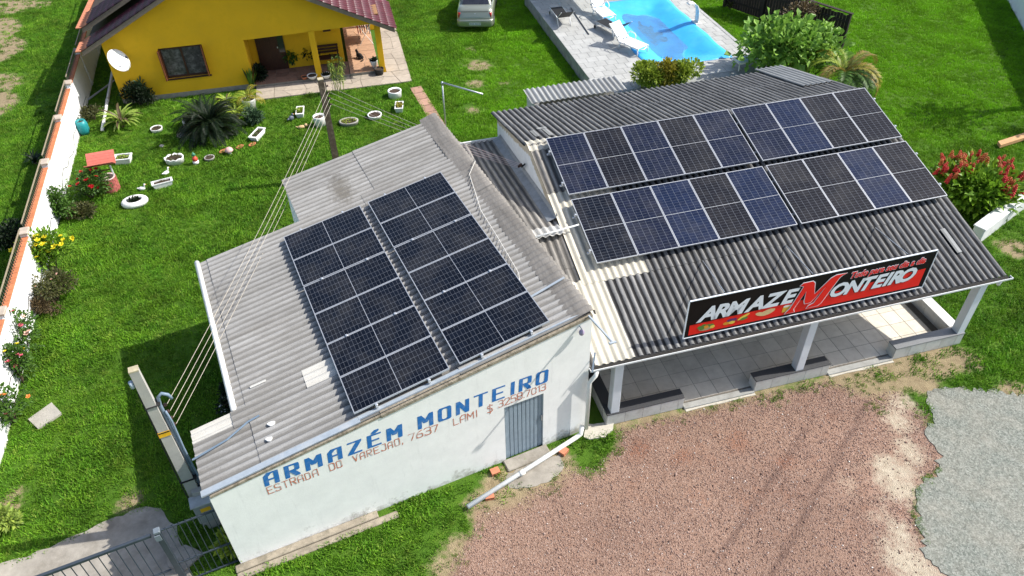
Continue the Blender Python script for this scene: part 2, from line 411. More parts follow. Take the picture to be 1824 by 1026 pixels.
def sheet(parent, m, x0, x1, y0, y1, zf, axis, lift=0.0, clip=None, name='roof_sheet', amp=.024, nseg=1, sag=0.0):
    """corrugated sheet, waves run along 'axis', 8 mm thick, zf(x, y) is the roof plane"""
    cross0, cross1 = (y0, y1) if axis == 'x' else (x0, x1)
    a0, a1 = (x0, x1) if axis == 'x' else (y0, y1)
    nc = max(6, int(round((cross1-cross0)/WAVE*8)))
    rnd = rng.uniform(-.004, .004)
    top = []
    for i in range(nc+1):
        c = cross0+(cross1-cross0)*i/nc
        for j in range(nseg+1):
            a = a0+(a1-a0)*j/nseg
            x, y = (a, c) if axis == 'x' else (c, a)
            if clip: x, y = clip(x, y)
            ph = (y if axis == 'x' else x)
            top.append((x, y, zf(x, y)+amp*math.cos(2*math.pi*ph/WAVE)+lift+rnd))
    n = len(top); k = nseg+1
    vs = top+[(x, y, z-.008) for x, y, z in top]; fs = []
    for i in range(nc):
        for j in range(nseg):
            q = (i*k+j, (i+1)*k+j, (i+1)*k+j+1, i*k+j+1)
            fs.append(q); fs.append(tuple(n+t for t in reversed(q)))
        fs.append((i*k, n+i*k, n+(i+1)*k, (i+1)*k)); fs.append((i*k+nseg, (i+1)*k+nseg, n+(i+1)*k+nseg, n+i*k+nseg))
    for j in range(nseg):
        fs.append((j, j+1, n+j+1, n+j)); fs.append((nc*k+j, n+nc*k+j, n+nc*k+j+1, nc*k+j+1))
    me = bpy.data.meshes.new(name); me.from_pydata(vs, [], fs); me.materials.append(m)
    me.polygons.foreach_set('use_smooth', [True]*len(fs)); me.update()
    try: me.set_sharp_from_angle(angle=R(50))
    except Exception: pass
    o = bpy.data.objects.new(name, me); C.objects.link(o); o.parent = parent
    return o

XZ = Matrix(((1,0,0,0),(0,0,-1,0),(0,1,0,0),(0,0,0,1)))      # prism drawn in x,z and extruded along -y
def wall_xz(poly, y0, y1): return MB().prism(poly, -y1, -y0, XZ)
YZ = Matrix(((0,0,1,0),(1,0,0,0),(0,1,0,0),(0,0,0,1)))       # prism drawn in y,z and extruded along x
def wall_yz(poly, x0, x1): return MB().prism(poly, x0, x1, YZ)

def whitewash(name, base=(.86,.865,.85), grime=(.33,.31,.27), low=.55, amt=.75):
    s = NT(name); p = s.pos()
    sepz = s.n('ShaderNodeSeparateXYZ'); s.l(p, sepz.inputs[0])
    c = s.ramp(s.noise(p, 2.5, 6, .7), [(.3, sc(base, .93)), (.7, sc(base, 1.04))])
    g = s.math('SUBTRACT', s.noise(p, 2.4, 7, .75), s.math('MULTIPLY', sepz.outputs[2], 1.0/low*.28))
    c = s.mix(s.ramp(g, [(.40, 0.0), (.56, amt)]), c, grime)
    c = s.mix(s.ramp(s.noise(s.mapping(p, (6, 6, .7)), 1.3, 6, .75), [(.56, 0.0), (.80, .4)]), c, sc(base, .62))
    s.col(c); s.set(.85, .3); s.bump(s.noise(p, 30, 5, .7), .25, .01)
    return s.m
WHITE_WALL = whitewash('whitewashed_render')
SILVER = mat('galvanised_steel', (.55,.58,.61), .42, .12, 14, spec=.5, metal=.75)
GREY_METAL = mat('painted_grey_metal', (.33,.38,.43), .5, .12, 8, stain=(.5,.5,.48), stain_scale=3, stain_amt=.5)
WHITE_PAINT = mat('white_paint', (.76,.78,.78), .5, .06, 5, stain=(.5,.5,.48), stain_scale=4, stain_amt=.3)
WHITE_PVC = mat('white_pvc', (.80,.80,.77), .35, .06, 6, stain=(.55,.53,.45), stain_scale=5, stain_amt=.5)
MORTAR = mat('mossy_mortar', (.30,.26,.20), .95, .35, 14, .8, 50, stain=(.10,.085,.06), stain_scale=9, stain_amt=.85)

# ================================================================== WAREHOUSE
ware = thing('warehouse', 'low white warehouse with lettered front wall and grey corrugated roof', 'building', (-5.70, 8.31, 0), RL)
rz_l = lambda x, y=0: 2.40+.1641*x
fw_l = wall_xz([(0,-.1),(5.99,-.1),(5.99,rz_l(5.99)),(0,rz_l(0))], 0, .16).obj('front_wall', WHITE_WALL, ware)
wall_xz([(5.99,1.86),(6.93,1.86),(6.93,rz_l(6.93)),(5.99,rz_l(5.99))], 0, .16).obj('door_lintel', WHITE_WALL, ware)
wall_xz([(6.93,-.1),(8.04,-.1),(8.04,rz_l(8.04)),(6.93,rz_l(6.93))], 0, .16).obj('front_wall', WHITE_WALL, ware)
for (x, ya, yb) in ((7.90, .16, 9.05), (.90, 1.66, 6.95), (0.0, .16, 1.66), (3.5, 6.95, 9.05)):
    MB().box(x, x+.14, ya, yb, -.1, rz_l(x)-.03).obj('side_wall', WHITE_WALL, ware)
MB().box(.14, .9, 1.52, 1.66, -.1, rz_l(.1)-.03).obj('back_wall', WHITE_WALL, ware)
wall_xz([(1.04,-.1),(3.64,-.1),(3.64,rz_l(3.64)-.03),(1.04,rz_l(1.04)-.03)], 6.81, 6.95).obj('back_wall', WHITE_WALL, ware)
wall_xz([(3.64,-.1),(7.9,-.1),(7.9,rz_l(7.9)-.03),(3.64,rz_l(3.64)-.03)], 8.91, 9.05).obj('back_wall', WHITE_WALL, ware)
# plinth ledge, step and gutter strip
PLINTH = mat('weathered_plinth', (.30,.26,.20), .95, .3, 5, .6, 40, stain=(.12,.11,.08), stain_scale=3, stain_amt=.8)
MB().cbox(-.12, 2.9, -.17, -.004, -.05, .07, .015).obj('plinth_ledge', PLINTH, ware)
MB().cbox(-.12, 3.3, -.34, -.175, -.05, .035, .015).obj('plinth_ledge', PLINTH, ware)
# roof
rows = [(0.07,.72),(.72,1.38),(1.38,1.74),(1.74,2.78),(2.78,3.84),(3.84,4.9),(4.9,5.96),(5.96,6.97),(6.97,8.02),(8.02,9.10)]
for k, (ya, yb) in enumerate(rows):
    xl = -.10 if k < 3 else (.84 if k < 8 else 3.45)
    cuts = [xl]+[c for c in (1.18, 5.25) if c > xl+.3]+[7.98]
    if k >= 8: cuts = [xl, 5.64, 7.98]
    if k == 2: cuts = [xl, .86, 5.25, 7.98]
    for j in range(len(cuts)-1):
        m = FIB_CREAM_W if (k == 2 and j == 0) else FIB_GREY
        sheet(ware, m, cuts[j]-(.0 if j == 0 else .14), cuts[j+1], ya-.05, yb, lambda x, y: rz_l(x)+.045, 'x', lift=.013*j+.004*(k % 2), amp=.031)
for k in range(9):                                              # ridge pieces along the high side
    y0 = .02+k*1.02; y1 = y0+1.05
    vs = []; n = 24
    prof = [(7.58, .055), (7.84, .098), (8.02, .115), (8.10, .07), (8.13, -.06)]
    for i in range(n+1):
        y = y0+(y1-y0)*i/n; w = .03*math.cos(2*math.pi*y/WAVE)
        for x, dz in prof: vs.append((x, y, rz_l(x)+.045+dz-.03+w+.006*(k % 2)))
    fs = [(i*5+j, i*5+j+1, (i+1)*5+j+1, (i+1)*5+j) for i in range(n) for j in range(4)]
    b = len(vs); vs += [(x, y, z-.008) for x, y, z in vs]
    fs += [tuple(b+t for t in reversed(f)) for f in list(fs)]
    o = MB().add(vs, fs).obj('ridge_cap', FIB_RIDGE, ware, True)
# front flashing and mortar bed on top of the wall
def lbar(name, m, x0, x1, y0, y1, z0, z1, parent=ware):
    MB().add([(x0,y0,rz_l(x0)+z0),(x1,y0,rz_l(x1)+z0),(x1,y1,rz_l(x1)+z0),(x0,y1,rz_l(x0)+z0),(x0,y0,rz_l(x0)+z1),(x1,y0,rz_l(x1)+z1),(x1,y1,rz_l(x1)+z1),(x0,y1,rz_l(x0)+z1)],
             [(0,3,2,1),(4,5,6,7),(0,1,5,4),(1,2,6,5),(2,3,7,6),(3,0,4,7)]).obj(name, m, parent)
lbar('mortar_bed', MORTAR, .02, 3.4, -.012, .05, -.02, .035)
lbar('mortar_bed', MORTAR, 3.4, 8.03, -.022, .125, -.035, .042)
lbar('flashing', GREY_METAL, -.12, 3.0, .035, .17, .040, .085)
lbar('flashing', GREY_METAL, 2.98, 5.4, .10, .18, .046, .088)
lbar('flashing', GREY_METAL, 5.38, 8.06, .11, .19, .046, .085)
# white gutter pipe on the low side
MB().tube([(.80,1.75,rz_l(.8)+.05),(.80,7.0,rz_l(.8)+.06)], .062, 12).obj('gutter_pipe', WHITE_PVC, ware, True)
# skylight strip and repair patches
sheet(ware, FIB_CREAM_W, 2.28, 3.02, 1.45, 1.98, lambda x, y: rz_l(x)+.072, 'x', name='repair_sheet')
sheet(ware, FIB_CREAM_W, 1.22, 1.56, 2.10, 2.20, lambda x, y: rz_l(x)+.09, 'x', name='repair_sheet')
b = MB()
for (cx, cy, rr) in ((1.42,.98,.07),(1.30,.64,.06)):
    b.prism([(cx+rr*math.cos(a)*(1+.3*math.sin(3*a)), cy+rr*.8*math.sin(a)) for a in [i*.524 for i in range(12)]], rz_l(cx)+.04, rz_l(cx)+.078)
    b.obj('sealant_patch', WHITE_PAINT, ware); b = MB()
# blue grey door
DOORM = mat('blue_grey_door', (.25,.32,.38), .45, .1, 9, stain=(.16,.2,.24), stain_scale=3, stain_amt=.4)
door = MB().box(5.99, 6.93, .05, .075, .02, 1.86).obj('door', DOORM, ware)
for i in range(9):
    x = 6.02+i*.1
    MB().cbox(x, x+.085, -.012, .0, .0, 1.82, .006, Matrix.Translation((0,.048,.03))).obj('door_slat', DOORM, door)
MB().box(6.885, 6.905, .0, .035, .95, 1.12).obj('handle', SILVER, door)
MB().cbox(5.9, 7.0, -.32, -.003, -.03, .06, .02).obj('door_step', CONC, ware)
# bracket with lamp arm at the right corner
br = MB(); br.bar((7.93,-.02,3.78),(8.06,-.75,3.64),.035,.035); br.bar((7.98,-.78,3.64),(8.14,-.78,3.62),.05,.03)
br.obj('bracket_arm', GREY_METAL, ware)
lm = MB(); lm.ball((7.74,-.10,3.45), .06, .06, .075, 12, 8); lm.obj('lamp_globe', mat('mauve_lamp', (.36,.30,.42), .4, .1), ware, True)
MB().tube([(7.74,.0,3.55),(7.74,-.08,3.55),(7.74,-.10,3.50)], .012, 6).obj('lamp_arm', GREY_METAL, ware)

# hand painted lettering -------------------------------------------------------------
STROKES = {
 'A':[[(0,0),(0,4.6),(1.4,6),(4,6),(4,0)],[(0,2.6),(4,2.6)]], 'R':[[(0,0),(0,6),(3.6,6),(4,5.6),(4,3.4),(3.6,3),(0,3)],[(1.8,3),(4,0)]],
 'M':[[(0,0),(0,6),(2.4,2.4),(4.8,6),(4.8,0)]], 'Z':[[(0,6),(4,6),(0,0),(4,0)]], 'E':[[(4,6),(0,6),(0,0),(4,0)],[(0,3.1),(3.2,3.1)]],
 'É':[[(4,6),(0,6),(0,0),(4,0)],[(0,3.1),(3.2,3.1)],[(1.8,7.0),(3.2,8.0)]], 'O':[[(.6,0),(0,.6),(0,5.4),(.6,6),(3.4,6),(4,5.4),(4,.6),(3.4,0),(.6,0)]],
 'N':[[(0,0),(0,6),(4,0),(4,6)]], 'T':[[(0,6),(4.4,6)],[(2.2,6),(2.2,0)]], 'I':[[(.6,0),(.6,6)]], 'S':[[(4,5.2),(3.4,6),(.6,6),(0,5.4),(0,3.8),(.6,3.2),(3.4,2.8),(4,2.2),(4,.6),(3.4,0),(.6,0),(0,.8)]],
 'D':[[(0,0),(0,6),(3,6),(4,5),(4,1),(3,0),(0,0)]], 'V':[[(0,6),(2,0),(4,6)]], 'J':[[(1.4,6),(4,6),(4,.8),(3.2,0),(.8,0),(0,1)]], 'L':[[(0,6),(0,0),(3.6,0)]],
 ',':[[(.5,.4),(.2,-.9)]], '.':[[(.4,0),(.4,.5)]], '7':[[(0,6),(4,6),(1.6,0)]], '6':[[(3.6,6),(1.4,5),(0,2.6),(0,.6),(.6,0),(3.2,0),(4,.8),(4,2.4),(3.2,3.2),(.4,3.2)]],
 '3':[[(0,5.4),(.8,6),(3.2,6),(4,5.2),(4,3.9),(3.2,3.2),(1.4,3.2)],[(3.2,3.2),(4,2.4),(4,.8),(3.2,0),(.8,0),(0,.7)]], '2':[[(0,4.8),(.8,6),(3.2,6),(4,5.2),(4,4),(0,0),(4,0)]],
 '5':[[(4,6),(.4,6),(.2,3.3),(3,3.4),(4,2.6),(4,.8),(3.2,0),(.6,0),(0,.6)]], '8':[[(.8,3.2),(0,4),(0,5.2),(.8,6),(3.2,6),(4,5.2),(4,4),(3.2,3.2),(.8,3.2),(0,2.4),(0,.8),(.8,0),(3.2,0),(4,.8),(4,2.4),(3.2,3.2)]],
 '0':[[(.8,0),(0,1),(0,5),(.8,6),(3.2,6),(4,5),(4,1),(3.2,0),(.8,0)]], '1':[[(.2,4.8),(1.4,6),(1.4,0)]], '$':[[(3.4,5.4),(2.4,6),(.8,5.4),(.8,3.9),(3.0,3.0),(3.2,1.2),(2.2,.2),(.6,.8)],[(2,6.8),(2,-.8)]],
}
def stroke_letter(ch, h, wv, wh, shear=0.0, wx=1.0, flare=0.0):
    """2D polygons of one letter of height h; wv = width of upright strokes, wh = width of level strokes"""
    k = h/6.0; polys = []; adv = 0
    def hull(P):
        P = sorted(set(P)); out = []
        for seq in (P, P[::-1]):
            part = []
            for p in seq:
                while len(part) > 1 and (part[-1][0]-part[-2][0])*(p[1]-part[-2][1])-(part[-1][1]-part[-2][1])*(p[0]-part[-2][0]) <= 0: part.pop()
                part.append(p)
            out += part[:-1]
        return out
    br = [(-wv/2,-wh/2),(wv/2,-wh/2),(wv/2,wh/2),(-wv/2,wh/2)]      # flat brush
    for line in STROKES[ch]:
        pts = [((x*wx+shear*y)*k, y*k) for x, y in line]
        adv = max(adv, max(x for x, y in line)*wx*k)
        for a, b in zip(pts, pts[1:]): polys.append(hull([(p[0]+q[0], p[1]+q[1]) for p in (a, b) for q in br]))
    return polys, adv
def paint_text(text, x0, x1, zfun, h, wv, wh, m, parent, y=-.003, gap=.35, space=.8, shear=0.0, wx=1.0, jig=0.0, name='painted_letter'):
    """letters set between x0 and x1 in the x,z plane of the parent"""
    adv = []
    for ch in text: adv.append(space*h if ch == ' ' else stroke_letter(ch, h, wv, wh, shear, wx)[1]+gap*h)
    tot = sum(adv)-gap*h; f = (x1-x0)/tot; x = x0
    for ch, a in zip(text, adv):
        if ch != ' ':
            polys, _ = stroke_letter(ch, h*(1+rng.uniform(-jig, jig)), wv, wh, shear, wx*f)
            b = MB(); z = zfun(x)+rng.uniform(-jig, jig)*h*.3
            for i, p in enumerate(polys):
                e = .0004*i
                n_ = len(p); b.add([(q[0], -e, q[1]) for q in p], [tuple(range(n_))]); b.add([(q[0], .003, q[1]) for q in p], [tuple(range(n_-1,-1,-1))])
            b.obj(name, m, parent, loc=(x, y, z))
        x += a*f
def faded(name, col, amt):
    s = NT(name); p = s.pos()
    f = s.ramp(s.noise(p, 7, 6, .75), [(.50, 0.0), (.66, amt)])
    s.col(s.mix(f, col, (.70,.69,.67))); s.set(.8, .25); return s.m
BLUE_LET = faded('blue_wall_paint', (.022,.16,.47), .12)
RED_LET = faded('faded_red_wall_paint', (.58,.20,.12), .92)
paint_text('ARMAZÉM', 1.02, 3.70, lambda x: 2.17+(x-1)*.004, .33, .088, .042, BLUE_LET, ware, y=-.0035, gap=.58, wx=.86, shear=.08)
paint_text('MONTEIRO', 4.12, 6.98, lambda x: 2.19+(x-4)*.01, .35, .085, .040, BLUE_LET, ware, y=-.0035, gap=.54, wx=.88, shear=.06)
paint_text('ESTRADA DO VAREJAO,', .99, 3.72, lambda x: 1.90+(x-1)*.01, .20, .019, .017, RED_LET, ware, y=-.0035, gap=.32, space=1.3, jig=.06)
paint_text('7637', 3.86, 4.5, lambda x: 1.92, .21, .019, .017, RED_LET, ware, y=-.0035, gap=.2, jig=.06)
paint_text('LAMI', 4.84, 5.36, lambda x: 1.90, .22, .019, .017, RED_LET, ware, y=-.0035, gap=.25, jig=.06)
paint_text('$', 5.58, 5.72, lambda x: 1.88, .22, .017, .015, RED_LET, ware, y=-.0035, jig=.06)
paint_text('3258.7013', 5.86, 6.98, lambda x: 1.94+(x-5.9)*.03, .20, .017, .015, RED_LET, ware, y=-.0035, gap=.22, jig=.06)
# ================================================================== STORE
ox, oy = 1.62, 11.64
store = thing('store_building', 'corner store with black corrugated roof and open tiled porch', 'building', (ox, oy, 0), RR)
RIDGE = 6.55
rz_s = lambda x, y: 2.18+.256*y if y < RIDGE else 2.18+.256*RIDGE-.26*(y-RIDGE)
yrows = [(-.06, 2.12), (2.0, 4.92), (4.8, RIDGE)]
for j, (ya, yb) in enumerate(yrows):
    xs = [.06]+[.06+1.08+k*1.062 for k in range(9)]+[10.88]
    if j == 1: xs[2] = 2.30
    for i in range(len(xs)-1):
        m = FIB_DARK
        if (j == 0 and i == 0) or (j == 1 and i in (0, 1)): m = FIB_CREAM
        if j == 2 and i == 0: m = FIB_MID
        x0 = xs[i]-.05
        if j in (1, 2) and i == 0: x0 = .56
        if j == 0 and i == 0: x0 = .16
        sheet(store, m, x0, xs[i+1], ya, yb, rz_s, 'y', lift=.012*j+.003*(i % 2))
# back slope behind the ridge
for j, (ya, yb) in enumerate(((8.45, 10.36), (RIDGE, 8.6))):
    xs = [.50]+[1.14+k*1.062 for k in range(9)]+[10.86]
    for i in range(len(xs)-1):
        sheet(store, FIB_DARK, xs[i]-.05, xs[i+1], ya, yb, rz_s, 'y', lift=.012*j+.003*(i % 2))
for k in range(10):                                              # ridge pieces
    x0, x1 = .52+k*1.035, .52+k*1.035+1.06; n = 24; vs = []
    for i in range(n+1):
        x = x0+(x1-x0)*i/n; w = .024*math.cos(2*math.pi*x/WAVE)
        for dy in (-.26, -.10, 0, .10, .26): vs.append((x, RIDGE+dy, 2.18+.256*RIDGE-abs(dy)*.256-(.018 if dy == 0 else 0)+.034+w+.004*(k % 2)))
    fs = [(i*5+j, i*5+j+1, (i+1)*5+j+1, (i+1)*5+j) for i in range(n) for j in range(4)]
    bb = len(vs); vs += [(x, y, z-.008) for x, y, z in vs]; fs += [tuple(bb+t for t in reversed(f)) for f in list(fs)]
    MB().add(vs, fs).obj('ridge_cap', FIB_CREAM if k == 0 else FIB_DARK, store, True)
# cream flashing piece at the upper left and pale sheet at the back right corner
sheet(store, FIB_PALE, 9.68, 10.72, 7.85, 10.60, lambda x, y: rz_s(x, y)+.06, 'y', name='roof_sheet')
for (x, y, w, l, rz) in ((.98,7.35,.06,.6,.0),(1.34,7.30,.06,.7,.0),(1.30,7.75,.14,.14,.3),(10.05,1.15,.07,.75,0)):
    b = MB(); b.add([(x-w,y-l/2,rz_s(x,y-l/2)+.058),(x+w,y-l/2,rz_s(x,y-l/2)+.058),(x+w,y+l/2,rz_s(x,y+l/2)+.058),(x-w,y+l/2,rz_s(x,y+l/2)+.058),
                 (x-w*.8,y-l/2,rz_s(x,y-l/2)+.03),(x+w*.8,y-l/2,rz_s(x,y-l/2)+.03),(x+w*.8,y+l/2,rz_s(x,y+l/2)+.03),(x-w*.8,y+l/2,rz_s(x,y+l/2)+.03)],
                [(0,1,2,3),(7,6,5,4),(0,4,5,1),(1,5,6,2),(2,6,7,3),(3,7,4,0)]); b.obj('sealing_tape', FIB_PALE, store)
# masonry
STORE_WALL = mat('store_render', (.62,.60,.55), .9, .1, 4, .3, 40, stain=(.35,.31,.25), stain_scale=2, stain_amt=.5)
MB().box(.62, 10.4, 3.3, 3.45, 0, 2.95).obj('wall', STORE_WALL, store)
wall_yz([(3.45,0),(10.15,0),(10.15,rz_s(0,10.15)-.08),(RIDGE,rz_s(0,RIDGE)-.08),(3.45,rz_s(0,3.45)-.08)], 10.51, 10.65).obj('wall', STORE_WALL, store)
MB().box(.74, 10.5, 10.0, 10.15, 0, 2.9).obj('wall', STORE_WALL, store)
def peel_mat():
    s = NT('peeling_two_tone_wall'); p = s.objc()
    sp = s.n('ShaderNodeSeparateXYZ'); s.l(p, sp.inputs[0])
    # paint line falls with the roof: distance below the eave line
    hb = s.math('SUBTRACT', 2.18+.256*RIDGE, s.math('MULTIPLY', s.math('ABSOLUTE', s.math('SUBTRACT', sp.outputs[1], RIDGE)), .258))
    h = s.math('SUBTRACT', hb, sp.outputs[2])
    f = s.math('ADD', h, s.math('MULTIPLY', s.math('SUBTRACT', s.noise(s.mapping(p, (1, 6, 1)), 1.4, 5, .7), .5), .3))
    c = s.mix(s.smooth(f, .33, .36), s.ramp(s.noise(p, 4, 4), [(.3, (.40,.34,.25)), (.7, (.50,.44,.34))]), s.ramp(s.noise(p, 3, 5, .7), [(.3, (.60,.63,.65)), (.7, (.72,.74,.75))]))
    s.col(c); s.set(.9, .2); s.bump(s.noise(p, 40, 4), .3, .01); return s.m
PEEL = peel_mat()
# left gable wall standing above the low annex roof
def seg(y): return (.60, y)
wall_yz([(3.7,2.2),(10.15,2.0),(10.15,rz_s(0,10.15)-.03),(RIDGE,rz_s(0,RIDGE)-.03),(3.7,rz_s(0,3.7)-.03)], .60, .74).obj('side_wall', PEEL, store)
# porch ---------------------------------------------------------------------------
TILE = None
def tile_mat():
    s = NT('porch_tile'); p = s.pos()
    oi = s.n('ShaderNodeObjectInfo').outputs['Random']
    c = s.ramp(s.noise(p, 5, 6, .7), [(.25, (.60,.55,.46)), (.5, (.70,.65,.55)), (.8, (.78,.73,.63))])
    c = s.mix(1.0, c, s.ramp(oi, [(0, .88), (1, 1.04)]), 'MULTIPLY')
    c = s.mix(s.ramp(s.noise(p, 1.1, 5, .7), [(.5, 0.0), (.8, .3)]), c, (.25,.22,.18))
    s.col(c); s.set(.45, .4); return s.m
PTILE = tile_mat()
WTILE = mat('white_wall_tile', (.62,.62,.60), .35, .07, 5, rand=.12, stain=(.36,.33,.27), stain_scale=4, stain_amt=.4)
GROUT = mat('dark_grout', (.17,.15,.125), .95, .2, 10)
GRANITE = mat('charcoal_granite', (.055,.056,.06), .45, .25, 60, spec=.5)
COLP = mat('column_paint', (.70,.735,.77), .6, .05, 4)
pf = MB().box(.55, 10.4, .0, 3.3, -.1, .05).obj('porch_floor', GROUT, store)
T = .456; tm = MB().cbox(.005, T-.005, .005, T-.005, .0, .008, .002).data('tile', PTILE)
for i in range(21):
    for j in range(7):
        x, y = .785+i*T, .03+j*T
        if x+T > 10.12: continue
        inst('floor_tile', tm, pf, (x, y, .053))
STEP = mat('grey_step', (.33,.33,.31), .8, .2, 6, .4, 50, stain=(.2,.19,.17), stain_scale=2, stain_amt=.6)
for (x0, x1) in ((2.52,4.40),(6.45,8.31)):
    MB().cbox(x0, x1, -.17, -.004, -.05, .052, .01).obj('step', STEP, store)
    MB().prism([(x0+.02,-.24),(x0+.5,-.22),(x0+1.0,-.245),(x1-.3,-.22),(x1,-.235),(x1,-.174),(x0+.02,-.174)], -.05, .015).obj('step_edge', mat('pale_cement', (.5,.47,.40), .9, .15, 8, .4), store)
benches = [(.54, 2.50, -.10, .17), (4.40, 6.43, -.12, .15), (8.31, 10.34, -.13, .14)]
wt = {}
def wall_tile(w, h):
    k = (round(w, 3), round(h, 3))
    if k not in wt: wt[k] = MB().cbox(.003, w-.003, .003, h-.003, 0, .008, .002).data('tile', WTILE)
    return wt[k]
for n, (x0, x1, y0, y1) in enumerate(benches):
    bn = MB().box(x0, x1, y0, y1, -.1, .372).obj('bench', GROUT, store)
    MB().cbox(x0-.012, x1+.012, y0-.014, y1+.014, .374, .404, .006).obj('bench_top', GRANITE if n < 2 else mat('sunlit_granite', (.20,.205,.21), .45, .2, 60, spec=.5), bn)  # third top is a paler copy, its sunlight put into the colour
    x = x0
    while x < x1-.02:
        w = min(T, x1-x); inst('wall_tile', wall_tile(w, .36), bn, (x, y0-.0005, .01), (math.pi/2, 0, 0)); x += T
    inst('wall_tile', wall_tile(y1-y0, .36), bn, (x0-.0005, y1, .01), (math.pi/2, 0, -math.pi/2))
    inst('wall_tile', wall_tile(y1-y0, .36), bn, (x1+.0005, y0, .01), (math.pi/2, 0, math.pi/2))
# side benches
for (x0, x1, y0, y1, tp) in ((.54, .80, .19, 3.2, GRANITE), (10.12, 10.40, .16, 3.2, mat('sunlit_granite', (.20,.205,.21)))):
    bn = MB().box(x0, x1, y0, y1, -.1, .372).obj('bench', GROUT, store)
    top = tp if x0 < 5 else mat('white_coping', (.66,.66,.64), .5, .06, 6)
    MB().cbox(x0-.012, x1+.012, y0+.002, y1, .374, .404, .006).obj('bench_top', top, bn)
    for i in range(7):
        y = y0+i*T; w = min(T, y1-y)
        if w < .05: continue
        inst('wall_tile', wall_tile(w, .36), bn, (x0-.0005, y+w, .01), (math.pi/2, 0, -math.pi/2))
        inst('wall_tile', wall_tile(w, .36), bn, (x1+.0005, y, .01), (math.pi/2, 0, math.pi/2))
for (x, y) in ((.63,-.085),(5.48,-.10),(10.12,-.115)):
    co = MB(); co.cbox(x, x+.21, y, y+.22, .406, 2.085, .008); co.obj('column', COLP, store)
MB().box(.3, 10.5, -.04, .12, 2.087, 2.12).obj('porch_beam', COLP, store)
# gutter along the eave
g = MB(); g.box(.0, 10.92, -.20, -.185, 2.135, 2.18); g.box(.0, .012, -.185, -.09, 2.135, 2.178); g.box(10.908, 10.92, -.185, -.09, 2.135, 2.178)
g.obj('gutter', WHITE_PAINT, store); MB().box(.012, 10.908, -.184, -.08, 2.125, 2.134).obj('gutter_bottom', mat('gutter_shade', (.03,.028,.025), .95), store)  # gutter bottom and board behind are painted dark for the shadow gap
MB().box(.05, 10.88, -.075, -.045, 2.02, 2.14).obj('fascia_board', mat('dark_fascia', (.05,.05,.05), .8, .2), store)
MB().tube([(10.62,-.14,2.10),(10.62,-.13,1.98)], .045, 10).obj('gutter_outlet', WHITE_PVC, store, True)
# downpipe between both buildings, ends in the long pipe lying on the gravel (own thing below)
MB().tube([(.16,-.16,2.10),(.12,-.20,2.0),(-.02,-.22,1.85),(-.02,-.22,.25)], .05, 10).obj('downpipe', WHITE_PVC, store, True)
MB().bar((.02,-.24,2.18),(.14,-.02,2.55),.04,.015).obj('gutter_bracket', SILVER, store)

# ------------------------------------------------------------------ low annex between both buildings
annex = thing('annex_roof', 'low stained corrugated lean-to roof between warehouse and store', 'roof', (ox, oy, 0), RR)
rz_a = lambda x, y: 3.09-.155*(y-4.0)
ax = [-1.80, -.95, -.15, .60]
for i in range(3):
    sheet(annex, FIB_MID, ax[i]-.04, ax[i+1], 6.9, 9.85, rz_a, 'y', lift=0.0)
    sheet(annex, FIB_MID, ax[i]-.04, ax[i+1], 3.42, 7.05, rz_a, 'y', lift=.012)
low = [-.62, -.06, .50]
for i, (x0, x1) in enumerate(((-.75, -.18), (-.22, .34), (.30, .72))):
    sheet(annex, FIB_MID, x0, x1, 2.55, 3.6, lambda x, y: rz_s(x, y)-.05, 'y', lift=.012)
    sheet(annex, FIB_MID, x0+(.35 if i == 0 else 0), x1, -.02 if i else 1.0, 2.68, lambda x, y: rz_s(x, y)-.05, 'y', lift=0.0)
MB().box(-1.85, .62, 9.87, 9.91, 2.10, 2.24).obj('fascia_board', WHITE_PAINT, annex)
MB().tube([(-.42,3.42,3.20),(.96,3.50,3.30)], .022, 8).obj('pipe', mat('pale_grey_pipe', (.62,.64,.64), .4), annex, True)
# white sealing coat where the sheets end, grey flashing along the wall
sheet(annex, mat('white_sealing_coat', (.48,.475,.45), .7, .08, 7, .3, 50, stain=(.4,.38,.33), stain_scale=6, stain_amt=.6), -.50, .60, 3.40, 3.86, lambda x, y: rz_a(x, y)+.018, 'y', name='sealing_coat', nseg=2)
fl = []
for y in (9.8, 8.0, 6.0, 4.05):
    x, _ = seg(y); z = rz_a(0, y)
    fl += [(x-.006, y, z+.20), (x-.06, y, z+.12), (x-.26, y, z+.045)]
MB().add(fl, [(i*3+k, i*3+k+1, (i+1)*3+k+1, (i+1)*3+k) for i in range(3) for k in range(2)]).obj('flashing', mat('zinc_flashing', (.25,.27,.29), .6, .2, 6, metal=.2), annex)
# wire rack with insulators on the wall
ins = MB(); x, y = seg(6.9); z = 3.02
for k in range(3): ins.bar((x-.05,y-.05+.12*k,z-.1*k+.05),(x-.16,y-.05+.12*k,z-.1*k+.05),.015,.015)
ins.bar((x-.06,y-.1,z+.10),(x-.06,y+.25,z-.22),.02,.04); ins.obj('insulator_rack', mat('black_iron', (.02,.02,.02), .6), annex)
for k in range(3): MB().lathe([(.02,0),(.035,.015),(.03,.04),(.035,.065),(.015,.08)], 8, Matrix.Translation((x-.16, y-.05+.12*k, z-.1*k+.03))).obj('insulator', mat('brown_insulator', (.05,.025,.02), .3), annex, True)

# small pale roof behind the store
shed = thing('shed_roof', 'small pale corrugated roof behind the black store roof', 'roof', (ox, oy, 0), RR)
for i in range(3): sheet(shed, FIB_PALE, 1.80+i*1.062, 2.90+i*1.062, 10.42, 11.4, lambda x, y: 2.93, 'y', lift=.004*(i % 2))
MB().box(1.9, 4.9, 11.2, 11.3, 0, 2.89).obj('wall', STORE_WALL, shed)
MB().box(1.9, 2.05, 10.4, 11.2, 0, 2.89).obj('wall', STORE_WALL, shed)

